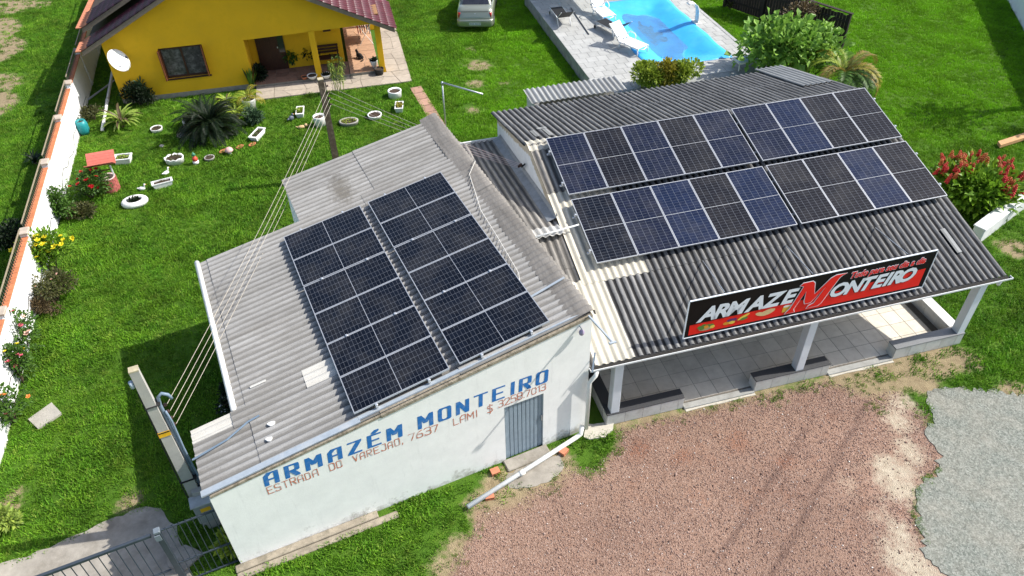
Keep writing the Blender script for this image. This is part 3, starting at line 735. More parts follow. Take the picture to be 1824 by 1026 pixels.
# ================================================================== SOLAR PANELS
def cell_mat(name, c0, c1, line, row_line):
    s = NT(name); uv = s.n('ShaderNodeUVMap').outputs[0]
    sp = s.n('ShaderNodeSeparateXYZ'); s.l(uv, sp.inputs[0])
    def grid(o, n, w):
        f = s.math('FRACT', s.math('MULTIPLY', o, n)); d = s.math('ABSOLUTE', s.math('SUBTRACT', f, .5))
        return s.smooth(d, .5-w, .5-w*.35)
    gl = s.math('MULTIPLY', grid(sp.outputs[0], 12.0, .035), row_line); gs = s.math('MULTIPLY', grid(sp.outputs[1], 6.0, .022), line)
    fx = s.math('FLOOR', s.math('MULTIPLY', sp.outputs[0], 12.0)); fy = s.math('FLOOR', s.math('MULTIPLY', sp.outputs[1], 6.0))
    cb = s.n('ShaderNodeCombineXYZ'); s.l(fx, cb.inputs[0]); s.l(fy, cb.inputs[1])
    oi = s.n('ShaderNodeObjectInfo').outputs['Random']; s.l(s.math('MULTIPLY', oi, 37.0), cb.inputs[2])
    wn_ = s.n('ShaderNodeTexWhiteNoise'); s.l(cb.outputs[0], wn_.inputs[0])
    c = s.mix(wn_.outputs['Value'], c0, c1)
    c = s.mix(s.math('MAXIMUM', gl, gs), c, (.42,.46,.53))
    c = s.mix(s.ramp(s.noise(s.pos(), 1.2, 5, .7), [(.45, 0.0), (.8, .10)]), c, (.30,.28,.25))
    s.col(c); s.set(.25, .16); s.b.inputs['Coat Weight'].default_value = .02; s.b.inputs['Coat Roughness'].default_value = .05
    return s.m
CELL_BLACK = cell_mat('cells_black', (.0035,.005,.010), (.006,.0085,.016), .36, .30)
CELL_DARKBLUE = cell_mat('cells_dark_blue', (.0045,.008,.022), (.008,.012,.032), .40, .28)
CELL_BLUE = cell_mat('cells_blue', (.005,.011,.034), (.008,.016,.047), .40, .28)
CELL_BROWN = cell_mat('cells_brown_black', (.006,.0065,.010), (.009,.0095,.014), .40, .28)
ALU = mat('anodised_frame', (.48,.50,.53), .38, .05, 5, spec=.5, metal=.35)
BACK = mat('panel_backsheet', (.50,.52,.55), .4, .04, 5)
def panel_parts(L, W):
    fr = MB(); t = .015
    for (x0, x1, y0, y1) in ((0,L,0,t),(0,L,W-t,W),(0,t,t,W-t),(L-t,L,t,W-t)): fr.box(x0, x1, y0, y1, -.035, .004)
    fr = fr.data('frame', ALU)
    bk = MB().box(t, L-t, t, W-t, -.012, -.004).data('backsheet', BACK)
    def cells(m):
        me = MB().box(0, 1, 0, 1, 0, .003)
        d = me.data('cell_field', m); uv = d.uv_layers.new(name='UVMap')
        for li, lp in enumerate(d.loops):
            v = d.vertices[lp.vertex_index].co; uv.data[li].uv = (v.x, v.y)
        for v in d.vertices:
            v.co.x *= L/2-t-.010; v.co.y *= W-2*t-.008
        return d
    return fr, bk, {m.name: cells(m) for m in (CELL_BLACK, CELL_DARKBLUE, CELL_BLUE, CELL_BROWN)}, L, W, t
PANEL_L = panel_parts(2.028, 1.018); PANEL_R = panel_parts(2.028, 1.050)
def solar_panel(parts, M, m, label, group):
    fr, bk, cl, L, W, t = parts
    o = bpy.data.objects.new('solar_panel', None); C.objects.link(o); o.matrix_world = M; tag(o, label, 'solar panel', group)
    inst('frame', fr, o); inst('backsheet', bk, o)
    inst('cell_field', cl[m.name], o, (t+.004, t+.004, -.003)); inst('cell_field', cl[m.name], o, (L/2+.006, t+.004, -.003))
    return o
ORD = ['first', 'second', 'third', 'fourth', 'fifth', 'sixth', 'seventh', 'eighth', 'ninth']
ML = Matrix.Translation((-5.70, 8.31, 0)) @ Matrix.Rotation(RL, 4, 'Z')
MS = Matrix.Translation((ox, oy, 0)) @ Matrix.Rotation(RR, 4, 'Z')
TL, TS = 0.16266, 0.25057
for c in range(2):
    x = 2.93+c*(2.028*math.cos(TL)+.215)
    for k in range(6):                                           # k = 0 nearest the lettered wall
        y = .20+k*1.031+(.02 if k > 3 else 0)
        z = 2.44+.1641*x+.155
        M = ML @ Matrix.Translation((x, y, z)) @ Matrix.Rotation(-TL, 4, 'Y')
        solar_panel(PANEL_L, M, CELL_BLACK, 'black solar panel, %s from lettered wall, %s column, grey roof' % (ORD[k], ('left', 'right')[c]), 'solar panels on the grey warehouse roof')
cols_up = [CELL_DARKBLUE, CELL_BROWN, CELL_DARKBLUE, CELL_BROWN, CELL_DARKBLUE, CELL_DARKBLUE, CELL_BLUE, CELL_BROWN, CELL_BROWN]
cols_dn = [CELL_BLACK, CELL_DARKBLUE, CELL_BLUE, CELL_BROWN, CELL_BLUE, CELL_BROWN, CELL_BROWN, CELL_BLUE, CELL_BROWN]
word = {'cells_black': 'black', 'cells_dark_blue': 'dark blue', 'cells_blue': 'blue', 'cells_brown_black': 'brownish black'}
for r in range(2):
    y = 6.41 if r == 0 else 4.27
    for k in range(9):
        x = 1.01+k*1.062+(.10 if k > 4 else 0)
        z = 2.20+.256*y+.20+.02
        # long side runs down the slope
        M = MS @ Matrix.Translation((x, y, z)) @ Matrix.Rotation(TS, 4, 'X') @ Matrix.Rotation(-math.pi/2, 4, 'Z')
        m = (cols_up, cols_dn)[r][k]
        solar_panel(PANEL_R, M, m, '%s solar panel, %s from left in %s row, black store roof' % (word[m.name], ORD[k], ('upper', 'lower')[r]), 'solar panels on the black store roof')
# mounting rails
RAIL = mat('rail_aluminium', (.6,.62,.65), .35, .06, 5, metal=.6)
def rail(M, p0, p1, label, group, clamps):
    o = bpy.data.objects.new('mounting_rail', None); C.objects.link(o); o.matrix_world = M; tag(o, label, 'rail', group)
    MB().bar(p0, p1, .04, .04).obj('bar', RAIL, o)
    cm = MB().cbox(-.025, .025, -.03, .03, -.02, .05, .006).data('clamp', RAIL)
    for c in clamps: inst('clamp', cm, o, c)
names_l = [('left', 'outer'), ('left', 'inner'), ('right', 'outer'), ('right', 'inner')]
for i, fx in enumerate((.45, 1.55, 2.69, 3.79)):
    x = 2.93+fx; z = 2.44+.1641*x+.09
    rail(ML, (x, .13, z), (x, 6.46, z), 'aluminium rail under the %s column of black panels, %s one' % (('left','right')[i//2], ('lower','upper')[i % 2]), 'rails under the warehouse panels',
         [(x, .17, z+.02), (x, 6.43, z+.02)]+[(x, .2+1.031*k-.012, z+.045) for k in (2, 4)])
for i, yy in enumerate((5.95, 4.85, 3.8, 2.7)):
    z = 2.20+.256*yy+.13
    rail(MS, (.90, yy, z), (10.72, yy, z), 'aluminium rail under the %s row of store panels, %s one' % (('upper','lower')[i//2], ('higher','lower')[i % 2]), 'rails under the store panels', [(.97, yy, z+.05), (10.70, yy, z+.05)])
# two short flat straps by the ridge
o = MB().bar((7.05,1.1,3.66),(8.0,1.18,3.86),.05,.02).obj('mounting_strap', GREY_METAL); o.matrix_world = ML; tag(o, 'short grey metal strap crossing the warehouse ridge pieces', 'strap')

# ================================================================== SHOP SIGN
sign = thing('shop_sign', 'long black and red shop sign with white lettering standing on the eave', 'sign', (ox, oy, 0), RR)
SX0, SX1, SZ0, SZ1, SY = 2.27, 8.44, 2.33, 3.43, .03
SIGN_BLACK = mat('sign_black', (.006,.0055,.006), .5, .1, 5, spec=.15); SIGN_RED = mat('sign_red', (.84,.020,.012), .45, .05, 5, spec=.2); SIGN_WHITE = mat('sign_white', (.78,.82,.88), .4, .03, 5)
MB().box(SX0, SX1, SY, SY+.06, SZ0, SZ1).obj('panel', SIGN_BLACK, sign)
fm = MB()
for (a, b_, c_, d_) in ((SX0-.02,SX1+.02,SZ1+.001,SZ1+.02),(SX0-.02,SX1+.02,SZ0-.02,SZ0-.001),(SX0-.021,SX0-.001,SZ0-.02,SZ1+.02),(SX1+.001,SX1+.021,SZ0-.02,SZ1+.02)): fm.box(a, b_, SY-.012, SY+.02, c_, d_)
fm.obj('frame', SIGN_WHITE, sign)
h_ = SZ1-SZ0
# red band
MB().add([(SX0+.10,SY-.003,SZ0+.06),(SX1-.12,SY-.003,SZ0+.06),(SX1-.12,SY-.003,SZ0+.60),(5.35,SY-.003,SZ0+.42),(SX0+.10,SY-.003,SZ0+.37)], [(0,1,2,3,4)]).obj('red_band', SIGN_RED, sign)
# slogan in a rounded face
def font_text(txt, size, m, parent, loc, shear=0.0, offset=0.0, sx=1.0, name='slogan'):
    cu = bpy.data.curves.new(name, 'FONT'); cu.body = txt; cu.size = size; cu.shear = shear; cu.offset = offset; cu.extrude = .001; cu.resolution_u = 3
    o = bpy.data.objects.new(name, cu); C.objects.link(o)
    bpy.context.view_layer.update()
    dg = bpy.context.evaluated_depsgraph_get(); me = bpy.data.meshes.new_from_object(o.evaluated_get(dg))
    bpy.data.objects.remove(o); me.materials.clear(); me.materials.append(m)
    o = inst(name, me, parent, loc, (math.pi/2, 0, 0), (sx, 1, 1)); return o
def sign_word(text, x0, x1, z, size, shear, bold, m, y, outline=None, name='letter'):
    """bold slanted capitals fitted between x0 and x1, one object for each letter"""
    tmp = []
    for ch in text:
        o = font_text(ch, size, m, sign, (0, y, z), shear, bold, 1.0, name); xs = [v.co.x for v in o.data.vertices]
        tmp.append((ch, o, min(xs), max(xs)))
    gap = size*.015; tot = sum(t[3]-t[2] for t in tmp)-gap*0; ov = size*shear*.55; f = (x1-x0)/(tot-ov*(len(tmp)-1)+gap*(len(tmp)-1)); x = x0
    for ch, o, a, b_ in tmp:
        o.location.x = x-a*f; o.scale.x = f
        if outline is not None:
            k = font_text(ch, size, outline[0], sign, (x-a*f, y+.004, z), shear, bold+outline[1], f, name+'_outline')
        x += (b_-a-ov+gap)*f
sign_word('ARMAZE', 2.50, 4.98, SZ0+.44, .56, .28, .022, SIGN_WHITE, SY-.012)
sign_word('ONTEIRO', 5.84, 8.08, SZ0+.33, .53, .28, .022, SIGN_WHITE, SY-.013, (SIGN_BLACK, .016))
MP = [(-.10,0),(.14,.0),(.10,.07),(.09,.10),(.30,.60),(.33,.28),(.36,.20),(.50,.20),(.80,.62),(.60,.16),(.48,.10),(.44,.03),(.74,.05),(.80,.12),(1.08,.80),(1.14,.86),(1.24,.90),(.98,.90),(.86,.84),(.54,.44),(.46,.80),(.40,.86),(.16,.86),(.10,.80),(.20,.76),(.0,.14),(-.06,.06)]
def flat_poly(pts, m, y, name, grow=0.0):
    n = len(pts); cx = sum(p[0] for p in pts)/n; out = []
    for i in range(n):
        a_, p, c_ = Vector(pts[i-1]), Vector(pts[i]), Vector(pts[(i+1) % n]); t1 = (p-a_).normalized(); t2 = (c_-p).normalized(); nn = Vector((t1.y+t2.y, -(t1.x+t2.x)))
        nn = nn.normalized() if nn.length > 1e-4 else Vector((0, 0)); q = p+nn*grow; out.append((q.x, q.y))
    return MB().prism(out, 0, .003, Matrix.Translation((4.86, y, SZ0+.10)) @ XZ).obj(name, m, sign)
flat_poly(MP, SIGN_WHITE, SY-.014, 'letter_outline', .022); flat_poly(MP, SIGN_RED, SY-.019, 'letter')
font_text('Tudo para seu dia a dia', .25, SIGN_WHITE, sign, (6.22, SY-.010, SZ0+.80), .25, .018, .84, 'slogan_outline')
font_text('Tudo para seu dia a dia', .25, SIGN_RED, sign, (6.22, SY-.016, SZ0+.80), .25, .007, .84, 'slogan')
# food pictures printed on the red band
def disc(cx, cz, rx, rz, m, y, name, n=16, rot=0.0):
    b = MB(); pts = []
    for k in range(n):
        a = 2*math.pi*k/n; u, v = rx*math.cos(a), rz*math.sin(a); pts.append((cx+u*math.cos(rot)-v*math.sin(rot), y, cz+u*math.sin(rot)+v*math.cos(rot)))
    b.add(pts, [tuple(range(n))]); return b.obj(name, m, sign)
pm_ = lambda n, c: mat(n, c, .4, .1, 20)
veg, wick, oran, bana, grap, brd, beer, foam, red2 = (pm_('print_green', (.10,.22,.04)), pm_('print_wicker', (.45,.33,.18)), pm_('print_orange', (.75,.30,.03)), pm_('print_yellow', (.80,.58,.08)), pm_('print_purple', (.12,.03,.14)), pm_('print_bread', (.72,.52,.26)), pm_('print_beer', (.70,.40,.04)), pm_('print_foam', (.82,.78,.68)), pm_('print_red', (.5,.03,.02)))
y_ = SY-.006; zb = SZ0+.12
disc(2.78, zb+.05, .17, .06, wick, y_, 'basket_picture')
for k, (dx, dz, m) in enumerate(((-.15,.12,veg),(-.06,.15,veg),(.04,.13,veg),(.13,.12,veg),(0,.10,oran),(-.1,.08,veg),(.16,.07,bana))): disc(2.78+dx, zb+dz, .065, .05, m, y_-.001-.0003*k, 'vegetable_picture', 10)
for k, (dx, dz, rx, rz, m, ro) in enumerate(((-.18,.05,.09,.05,oran,0),(-.05,.05,.08,.05,bana,0),(-.10,.13,.09,.045,grap,.1),(.0,.13,.06,.045,grap,0),(.10,.08,.07,.05,red2,0),(.22,.15,.16,.04,bana,.5),(.24,.09,.10,.04,veg,.2))): disc(3.47+dx, zb+.02+dz, rx, rz, m, y_-.0003*k, 'fruit_picture', 12, ro)
for k, (dx, dz, rx, rz, ro) in enumerate(((-.08,.08,.16,.06,-.3),(.06,.12,.16,.06,.25),(.14,.10,.13,.06,.5))): disc(4.22+dx, zb+.05+dz, rx, rz, brd, y_-.0003*k, 'bread_picture', 12, ro)
for (dx, w) in ((-.10,.085),(.06,.085)):
    b = MB(); b.add([(4.86+dx-w,y_,zb+.03),(4.86+dx+w*.8,y_,zb+.03),(4.86+dx+w*.9,y_,zb+.20),(4.86+dx-w,y_,zb+.20)], [(0,1,2,3)]); b.obj('beer_picture', beer, sign)
    disc(4.86+dx, zb+.21, w, .035, foam, y_-.001, 'foam_picture', 10)
# back braces
for (xa, ya, xb) in ((3.62,1.98,3.14),(5.85,1.95,5.30),(8.37,1.95,7.74)):
    MB().tube([(xa, ya, rz_s(0, ya)+.04), (xb, SY+.10, SZ1-.03)], .012, 6).obj('brace', SILVER, sign)
# ================================================================== YELLOW HOUSE
RH = R(12.3)
house = thing('house', 'yellow rendered house with burgundy tiled gable roof and front porch', 'house', (-15.356, 28.448, 0), RH)
YEL = mat('yellow_render', (.80,.45,.010), .85, .07, 3, .35, 45, stain=(.50,.29,.015), stain_scale=1.5, stain_amt=.35)
WOOD_DK = mat('dark_brown_wood', (.055,.022,.012), .5, .25, 12)
WOOD_RED = mat('reddish_wood', (.17,.058,.024), .45, .2, 10)
gz = lambda x: 2.72+.509*(x) if x < 4.79 else 2.72+.509*4.79-.509*(x-4.79)
T_ = .18
def hw(poly, name='wall', y0=0.0, y1=T_, m=YEL): return wall_xz(poly, y0, y1).obj(name, m, house)
hw([(0,.22),(1.91,.22),(1.91,gz(1.91)),(0,gz(0))]); hw([(3.55,.22),(5.13,.22),(5.13,gz(5.13)),(4.79,gz(4.79)),(3.55,gz(3.55))])
hw([(1.91,.22),(3.55,.22),(3.55,.84),(1.91,.84)]); hw([(1.91,2.09),(3.55,2.09),(3.55,gz(3.55)),(1.91,gz(1.91))])
hw([(5.13,2.06),(10.52,2.16),(10.52,gz(10.6)),(5.13,gz(5.13))], 'gable_beam')
hw([(0,-.1),(5.13,-.1),(5.13,.22),(0,.22)], 'plinth', -.012, T_, mat('grey_plinth', (.27,.25,.22), .9, .2, 6, .4))
MB().box(0, T_, T_, 9.0, -.1, 2.75).obj('wall', YEL, house)
MB().box(5.13-T_, 5.13, T_, 1.25, .13, 2.6).obj('wall', YEL, house)
MB().box(5.13, 8.9, 1.25, 1.25+T_, .13, 2.9).obj('wall', YEL, house)
MB().box(8.72, 8.9, 1.25+T_, 9.0, .13, 2.9).obj('wall', YEL, house)
MB().box(5.2, 10.5, .2, 1.2, 2.42, 2.47).obj('porch_ceiling', mat('pine_ceiling', (.30,.16,.07), .6), house)
for (x0, x1, y0) in ((7.64,7.88,.0),(10.27,10.50,.0),(10.27,10.50,4.6)):
    MB().cbox(x0, x1, y0, y0+.22, .02, 2.15 if y0 < 1 else 2.05, .006).obj('pillar', YEL, house)
# porch door and small window on the back wall, bench
d = MB().box(5.42, 6.55, 1.20, 1.248, .16, 2.25).obj('door', WOOD_DK, house)
for i in range(5): MB().box(5.50+i*.155, 5.63+i*.155, 1.185, 1.199, .25, 2.15).obj('door_board', WOOD_DK, d)
MB().box(6.30, 6.53, 1.18, 1.199, .9, 2.1).obj('pane', mat('dark_glass', (.03,.035,.04), .1, .1, spec=.6), d)
MB().box(6.24, 6.28, 1.14, 1.2, 1.1, 1.16).obj('handle', SILVER, d)
MB().box(8.20, 8.52, 1.20, 1.249, 1.55, 2.05).obj('vent_window', WOOD_DK, house)
# front window with open shutters
win = MB(); 
for (a, b_, c_, e_) in ((1.91,3.55,2.02,2.09),(1.91,3.55,.84,.92),(1.91,1.99,.92,2.02),(3.47,3.55,.92,2.02),(2.70,2.76,.92,2.02)): win.box(a, b_, .03, .12, c_, e_)
win = win.obj('window', WOOD_DK, house)
GLASS_CURT = mat('curtained_glass', (.07,.065,.062), .15, .5, 9, spec=.5, stain=(.24,.23,.22), stain_scale=3.5, stain_amt=.7)
for (a, b_) in ((1.99,2.70),(2.76,3.47)): MB().box(a, b_, .08, .09, .92, 2.02).obj('pane', GLASS_CURT, win)
MB().cbox(1.85, 3.61, -.05, .03, .78, .838, .01).obj('sill', WOOD_DK, win)
for s_, x in ((1, 1.95), (-1, 3.51)):
    ang = R(-97) if s_ > 0 else R(-83)
    M = Matrix.Translation((x, -.005, .86)) @ Matrix.Rotation(ang, 4, 'Z')
    sh = MB()
    for (a, b_, c_, e_) in ((0,.05,0,1.2),(.21,.26,0,1.2),(.05,.21,0,.07),(.05,.21,.57,.63),(.05,.21,1.13,1.2)): sh.box(a, b_, -.018, .018, c_, e_, M)
    sh = sh.obj('shutter', WOOD_RED, win)
    sl2 = MB()
    for k in range(16): sl2.box(.05, .21, -.008, .008, .08+k*.068, .125+k*.068, M)
    sl2.obj('louvre', WOOD_RED, win)
# porch floor, front slab and side walk of broken sandstone
def crazy(name, cols, scale, joint, m_rough=.85):
    s = NT(name); p = s.pos()
    v = s.n('ShaderNodeTexVoronoi'); v.inputs['Scale'].default_value = scale; s.l(p, v.inputs['Vector'])
    e = s.n('ShaderNodeTexVoronoi', feature='DISTANCE_TO_EDGE'); e.inputs['Scale'].default_value = scale; s.l(p, e.inputs['Vector'])
    sep = s.n('ShaderNodeSeparateColor'); s.l(v.outputs['Color'], sep.inputs[0])
    c = s.ramp(sep.outputs[0], [(0, cols[0]), (.5, cols[1]), (1, cols[2])])
    c = s.mix(1.0, c, s.ramp(s.noise(p, 9, 5, .7), [(.3, .82), (.7, 1.12)]), 'MULTIPLY')
    j = s.math('SUBTRACT', 1.0, s.smooth(e.outputs['Distance'], .015, .05)); c = s.mix(j, c, joint)
    s.col(c); s.set(m_rough, .3); s.bump(s.math('SUBTRACT', s.noise(p, 20, 4), j), .4, .012); return s.m
CRAZY_PALE = crazy('pale_sandstone_paving', [(.36,.31,.25),(.46,.40,.32),(.42,.34,.27)], 2.3, (.24,.21,.17))
CRAZY_RED = crazy('red_sandstone_paving', [(.20,.11,.075),(.30,.19,.14),(.24,.16,.12)], 3.0, (.15,.12,.09))
def slabs(name, m, x0, x1, y0, y1, z0, z1, nxs, nys, seed):
    """a paved field whose stones are separate pieces"""
    base = MB().box(x0, x1, y0, y1, z0, z1-.012).obj(name, mat('slab_bed', (.25,.22,.18), .95, .2, 8), house)
    r = random.Random(seed); xs = [x0+(x1-x0)*i/nxs for i in range(nxs+1)]; ys = [y0+(y1-y0)*j/nys for j in range(nys+1)]
    J = {}
    for i in range(nxs+1):
        for j in range(nys+1):
            dx = 0 if i in (0, nxs) else r.uniform(-.3, .3)*(x1-x0)/nxs; dy = 0 if j in (0, nys) else r.uniform(-.3, .3)*(y1-y0)/nys
            J[i, j] = (xs[i]+dx, ys[j]+dy)
    for i in range(nxs):
        for j in range(nys):
            q = [J[i, j], J[i+1, j], J[i+1, j+1], J[i, j+1]]; cx = sum(p[0] for p in q)/4; cy = sum(p[1] for p in q)/4
            q = [(cx+(p[0]-cx)*.965, cy+(p[1]-cy)*.965) for p in q]
            MB().prism(q, z1-.011, z1+r.uniform(-.002, .004)).obj('paving_stone', m, base)
STONE_P = mat('pale_sandstone', (.43,.37,.30), .85, .15, 7, .3, 40, rand=.22); STONE_R = mat('red_sandstone', (.26,.155,.11), .8, .2, 7, .3, 40, rand=.3); STONE_O = mat('orange_brick_paving', (.48,.29,.18), .85, .15, 9, .3, 40, rand=.15)
slabs('porch_floor', STONE_R, 5.16, 9.0, -.02, 1.24, -.05, .15, 9, 3, 3)
slabs('front_walk', STONE_P, 5.16, 11.45, -1.12, -.03, -.05, .05, 10, 2, 5)
slabs('side_walk', STONE_P, 10.52, 11.45, -.02, 7.0, -.05, .048, 2, 12, 6)
slabs('side_porch_floor', STONE_O, 9.02, 10.25, .02, 7.0, -.05, .15, 2, 16, 7)
# roof structure: gable slabs under the tiles
ROOFBED = mat('roof_boards', (.09,.07,.055), .9)
def gable_bed(y0, y1, dz, xl, xr):
    zl = gz(0)+.02; f = lambda x: (2.72+.509*x if x < 4.79 else 2.72+.509*4.79-.509*(x-4.79))+dz
    MB().add([(xl,y0,f(xl)),(4.79,y0,f(4.79)),(xr,y0,f(xr)),(xl,y0,f(xl)+.05),(4.79,y0,f(4.79)+.05),(xr,y0,f(xr)+.05),
              (xl,y1,f(xl)),(4.79,y1,f(4.79)),(xr,y1,f(xr)),(xl,y1,f(xl)+.05),(4.79,y1,f(4.79)+.05),(xr,y1,f(xr)+.05)],
             [(0,1,4,3),(1,2,5,4),(6,9,10,7),(7,10,11,8),(3,4,10,9),(4,5,11,10),(0,6,7,1),(1,7,8,2),(0,3,9,6),(2,8,11,5)]).obj('roof_deck', ROOFBED, house)
gable_bed(-.40, 5.5, .02, -.62, 11.05); gable_bed(.62, 9.2, .50, -.62, 4.79+3.0)
for dz, y0, xr in ((.02, -.42, 11.05), (.50, .60, 6.5)):
    f = lambda x: (2.72+.509*x if x < 4.79 else 2.72+.509*4.79-.509*(x-4.79))+dz
    b = MB(); b.add([(-.64,y0-.02,f(-.64)-.12),(4.79,y0-.02,f(4.79)-.12),(4.79,y0-.02,f(4.79)+.06),(-.64,y0-.02,f(-.64)+.06),(-.64,y0+.02,f(-.64)-.12),(4.79,y0+.02,f(4.79)-.12),(4.79,y0+.02,f(4.79)+.06),(-.64,y0+.02,f(-.64)+.06)], [(0,1,2,3),(7,6,5,4),(0,4,5,1),(3,2,6,7),(0,3,7,4)])
    b.add([(xr,y0-.02,f(xr)-.12),(4.79,y0-.02,f(4.79)-.12),(4.79,y0-.02,f(4.79)+.06),(xr,y0-.02,f(xr)+.06),(xr,y0+.02,f(xr)-.12),(4.79,y0+.02,f(4.79)-.12),(4.79,y0+.02,f(4.79)+.06),(xr,y0+.02,f(xr)+.06)], [(3,2,1,0),(4,5,6,7),(1,5,4,0),(7,6,2,3),(4,7,3,0)])
    b.obj('verge_board', mat('weathered_verge', (.20,.16,.12), .85, .2, 9), house)
# burgundy roof tiles: one barrel tile mesh laid over the visible slopes
TILEM = mat('burgundy_glazed_tile', (.10,.022,.034), .40, .25, 9, spec=.4, rand=.3); TILEO = mat('terracotta_tile', (.55,.22,.12), .7, .15, 9, rand=.15)
def barrel(m):
    vs = []; n = 6; L = .40; W = .235
    for j, yy in enumerate((0, L)):
        for i in range(n+1):
            t = i/n; x = (t-.5)*W; z = .045*math.sin(math.pi*min(1, t/.62)) if t < .62 else -.012*math.sin(math.pi*(t-.62)/.38)
            vs.append((x, yy, z+(.022 if j == 0 else 0)))
    vs += [(x, y, z-.012) for x, y, z in vs]; k = n+1; fs = []
    for i in range(n): fs += [(i, i+1, k+i+1, k+i), (2*k+k+i, 2*k+k+i+1, 2*k+i+1, 2*k+i), (i, 2*k+i, 2*k+i+1, i+1)]
    return MB().add(vs, fs).data('tile', m, True)
BT, BO = barrel(TILEM), barrel(TILEO)
SLOPE = math.atan(.509)
def tile_slope(side, y0, ny_, x_eave, nrow, dz, eave_terracotta=False):
    cs = math.cos(SLOPE)
    for j in range(ny_):
        for i in range(nrow):
            s_ = i*.335
            x = x_eave+(s_*cs if side < 0 else -s_*cs)
            z = (2.72+.509*x if side < 0 else 2.72+.509*4.79-.509*(x-4.79))+dz+.075
            # tile y axis runs up the slope
            Mx = Matrix.Rotation(-math.pi/2 if side < 0 else math.pi/2, 4, 'Z') @ Matrix.Rotation(SLOPE, 4, 'X')
            e = Mx.to_euler()
            inst('roof_tile', BO if (eave_terracotta and i == 0) else BT, house, (x, y0+j*.225, z), e)
tile_slope(1, -.34, 13, 11.12, 10, .02); tile_slope(-1, -.34, 5, -.70, 11, .02, True); tile_slope(-1, .68, 7, -.70, 6, .50, True)
for y0_, y1_, dz_ in ((-.44,.62,.02),(.62,4.2,.50)):
    z_ = 2.72-.509*.70+dz_+.10
    n_ = int((y1_-y0_)/.225)
    for k in range(n_):
        MB().cbox(-.86, -.66, y0_+k*.225+.006, y0_+k*.225+.219, z_-.02, z_+.02, .008).obj('eave_tile', TILEO, house)
# satellite dish on the house corner
dish = thing('satellite_dish', 'white round satellite dish on the corner of the yellow house', 'satellite dish', (0,0,0))
dc = house.matrix_basis @ Vector((0,0,0))
Mh = Matrix.Translation((-15.356, 28.448, 0)) @ Matrix.Rotation(RH, 4, 'Z')
dpos = Mh @ Vector((.52, -.55, 2.02)); dish.location = dpos
aim = (Vector((.87,-.23,.60))).normalized(); Md = aim.to_track_quat('Z', 'Y').to_matrix().to_4x4()
pr = [(.001,0)]+[(.075*i, .32*(.075*i)**2) for i in range(1,7)]
MB().lathe(pr+[(r_, z-.012) for r_, z in reversed(pr)], 28, Md).obj('reflector', WHITE_PAINT, dish, True)
MB().tube([Md @ Vector((0,-.47,.05)), Md @ Vector((.0,-.35,.34)), Md @ Vector((0,-.12,.46))], .012, 6).obj('feed_arm', SILVER, dish)
MB().ball(Md @ Vector((0,-.08,.48)), .05).obj('receiver', mat('dark_plastic', (.03,.03,.035), .4), dish, True)
MB().tube([-aim*.02, Vector((-.05,.25,-.25)), Vector((-.08,.56,-.25))], .022, 8).obj('mast', SILVER, dish)

# ================================================================== BOUNDARY WALL WITH RAILING
BW0 = Vector((-11.89, 10.86, 0)); BW1 = Vector((-16.95, 28.9, 0)); bdir = (BW1-BW0).normalized(); bang = math.atan2(bdir.y, bdir.x)
bwall = thing('boundary_wall', 'white garden wall with terracotta coping and thin metal railing', 'wall', tuple(BW0), bang)
# local x along the wall (away from the viewer), +y is the neighbour's side
BWHITE = whitewash('boundary_whitewash', (.82,.83,.83), (.38,.36,.31), .35, .7)
S0, S1 = -3.0, 30.0
MB().box(S0, S1, 0, .13, -.1, 1.35).obj('wall_panel', BWHITE, bwall)
TERRA = mat('terracotta_coping', (.56,.20,.09), .8, .15, 8, .2, rand=.2)
cp = MB().cbox(.004, .236, -.025, .155, 0, .035, .006).data('coping_brick', TERRA)
caps = [.75, 3.94, 7.47, 11.36, 14.41, 17.22, 20.2, 23.3, 26.4]
s_ = S0
while s_ < S1:
    if not any(c-.32 < s_ < c+.12 for c in caps): inst('coping_brick', cp, bwall, (s_, 0, 1.351))
    s_ += .24
RAILM = mat('railing_beige_metal', (.30,.25,.17), .55, .2, 9)
CAPM = mat('pillar_cap_concrete', (.45,.38,.31), .9, .2, 8, .4)
for c in caps:
    p_ = MB().box(c-.16, c+.10, -.03, .16, -.1, 1.46).obj('pillar', BWHITE, bwall)
    MB().cbox(c-.20, c+.14, -.07, .20, 1.462, 1.53, .015).obj('pillar_cap', CAPM, p_)
BARD = mat('railing_dark_bar', (.10,.11,.09), .55, .2, 9)
bm_ = MB().box(-.008, .008, -.008, .008, 0, .34).data('railing_bar', BARD)
for a, b_ in zip([S0]+caps, caps+[S1]):
    MB().bar((a+.12, .09, 1.66), (b_-.18, .09, 1.66), .03, .03).obj('railing_rail', RAILM, bwall)
    n = int((b_-a-.3)/.125)
    if b_ > 24: continue
    for k in range(n): inst('railing_bar', bm_, bwall, (a+.16+k*.125, .09, 1.386 if False else 1.33))
# a cable hung along the wall
cb = [(S0+4+k*.5, -.012, .34+.22*math.sin(k*.9)*math.exp(-.02*k)+.1*math.sin(k*2.3)) for k in range(36)]
o = MB().tube(cb, .009, 5).obj('cable', mat('black_cable', (.02,.02,.02), .6)); o.location = BW0; o.rotation_euler = (0,0,bang); tag(o, 'thin dark cable sagging along the white garden wall', 'cable')
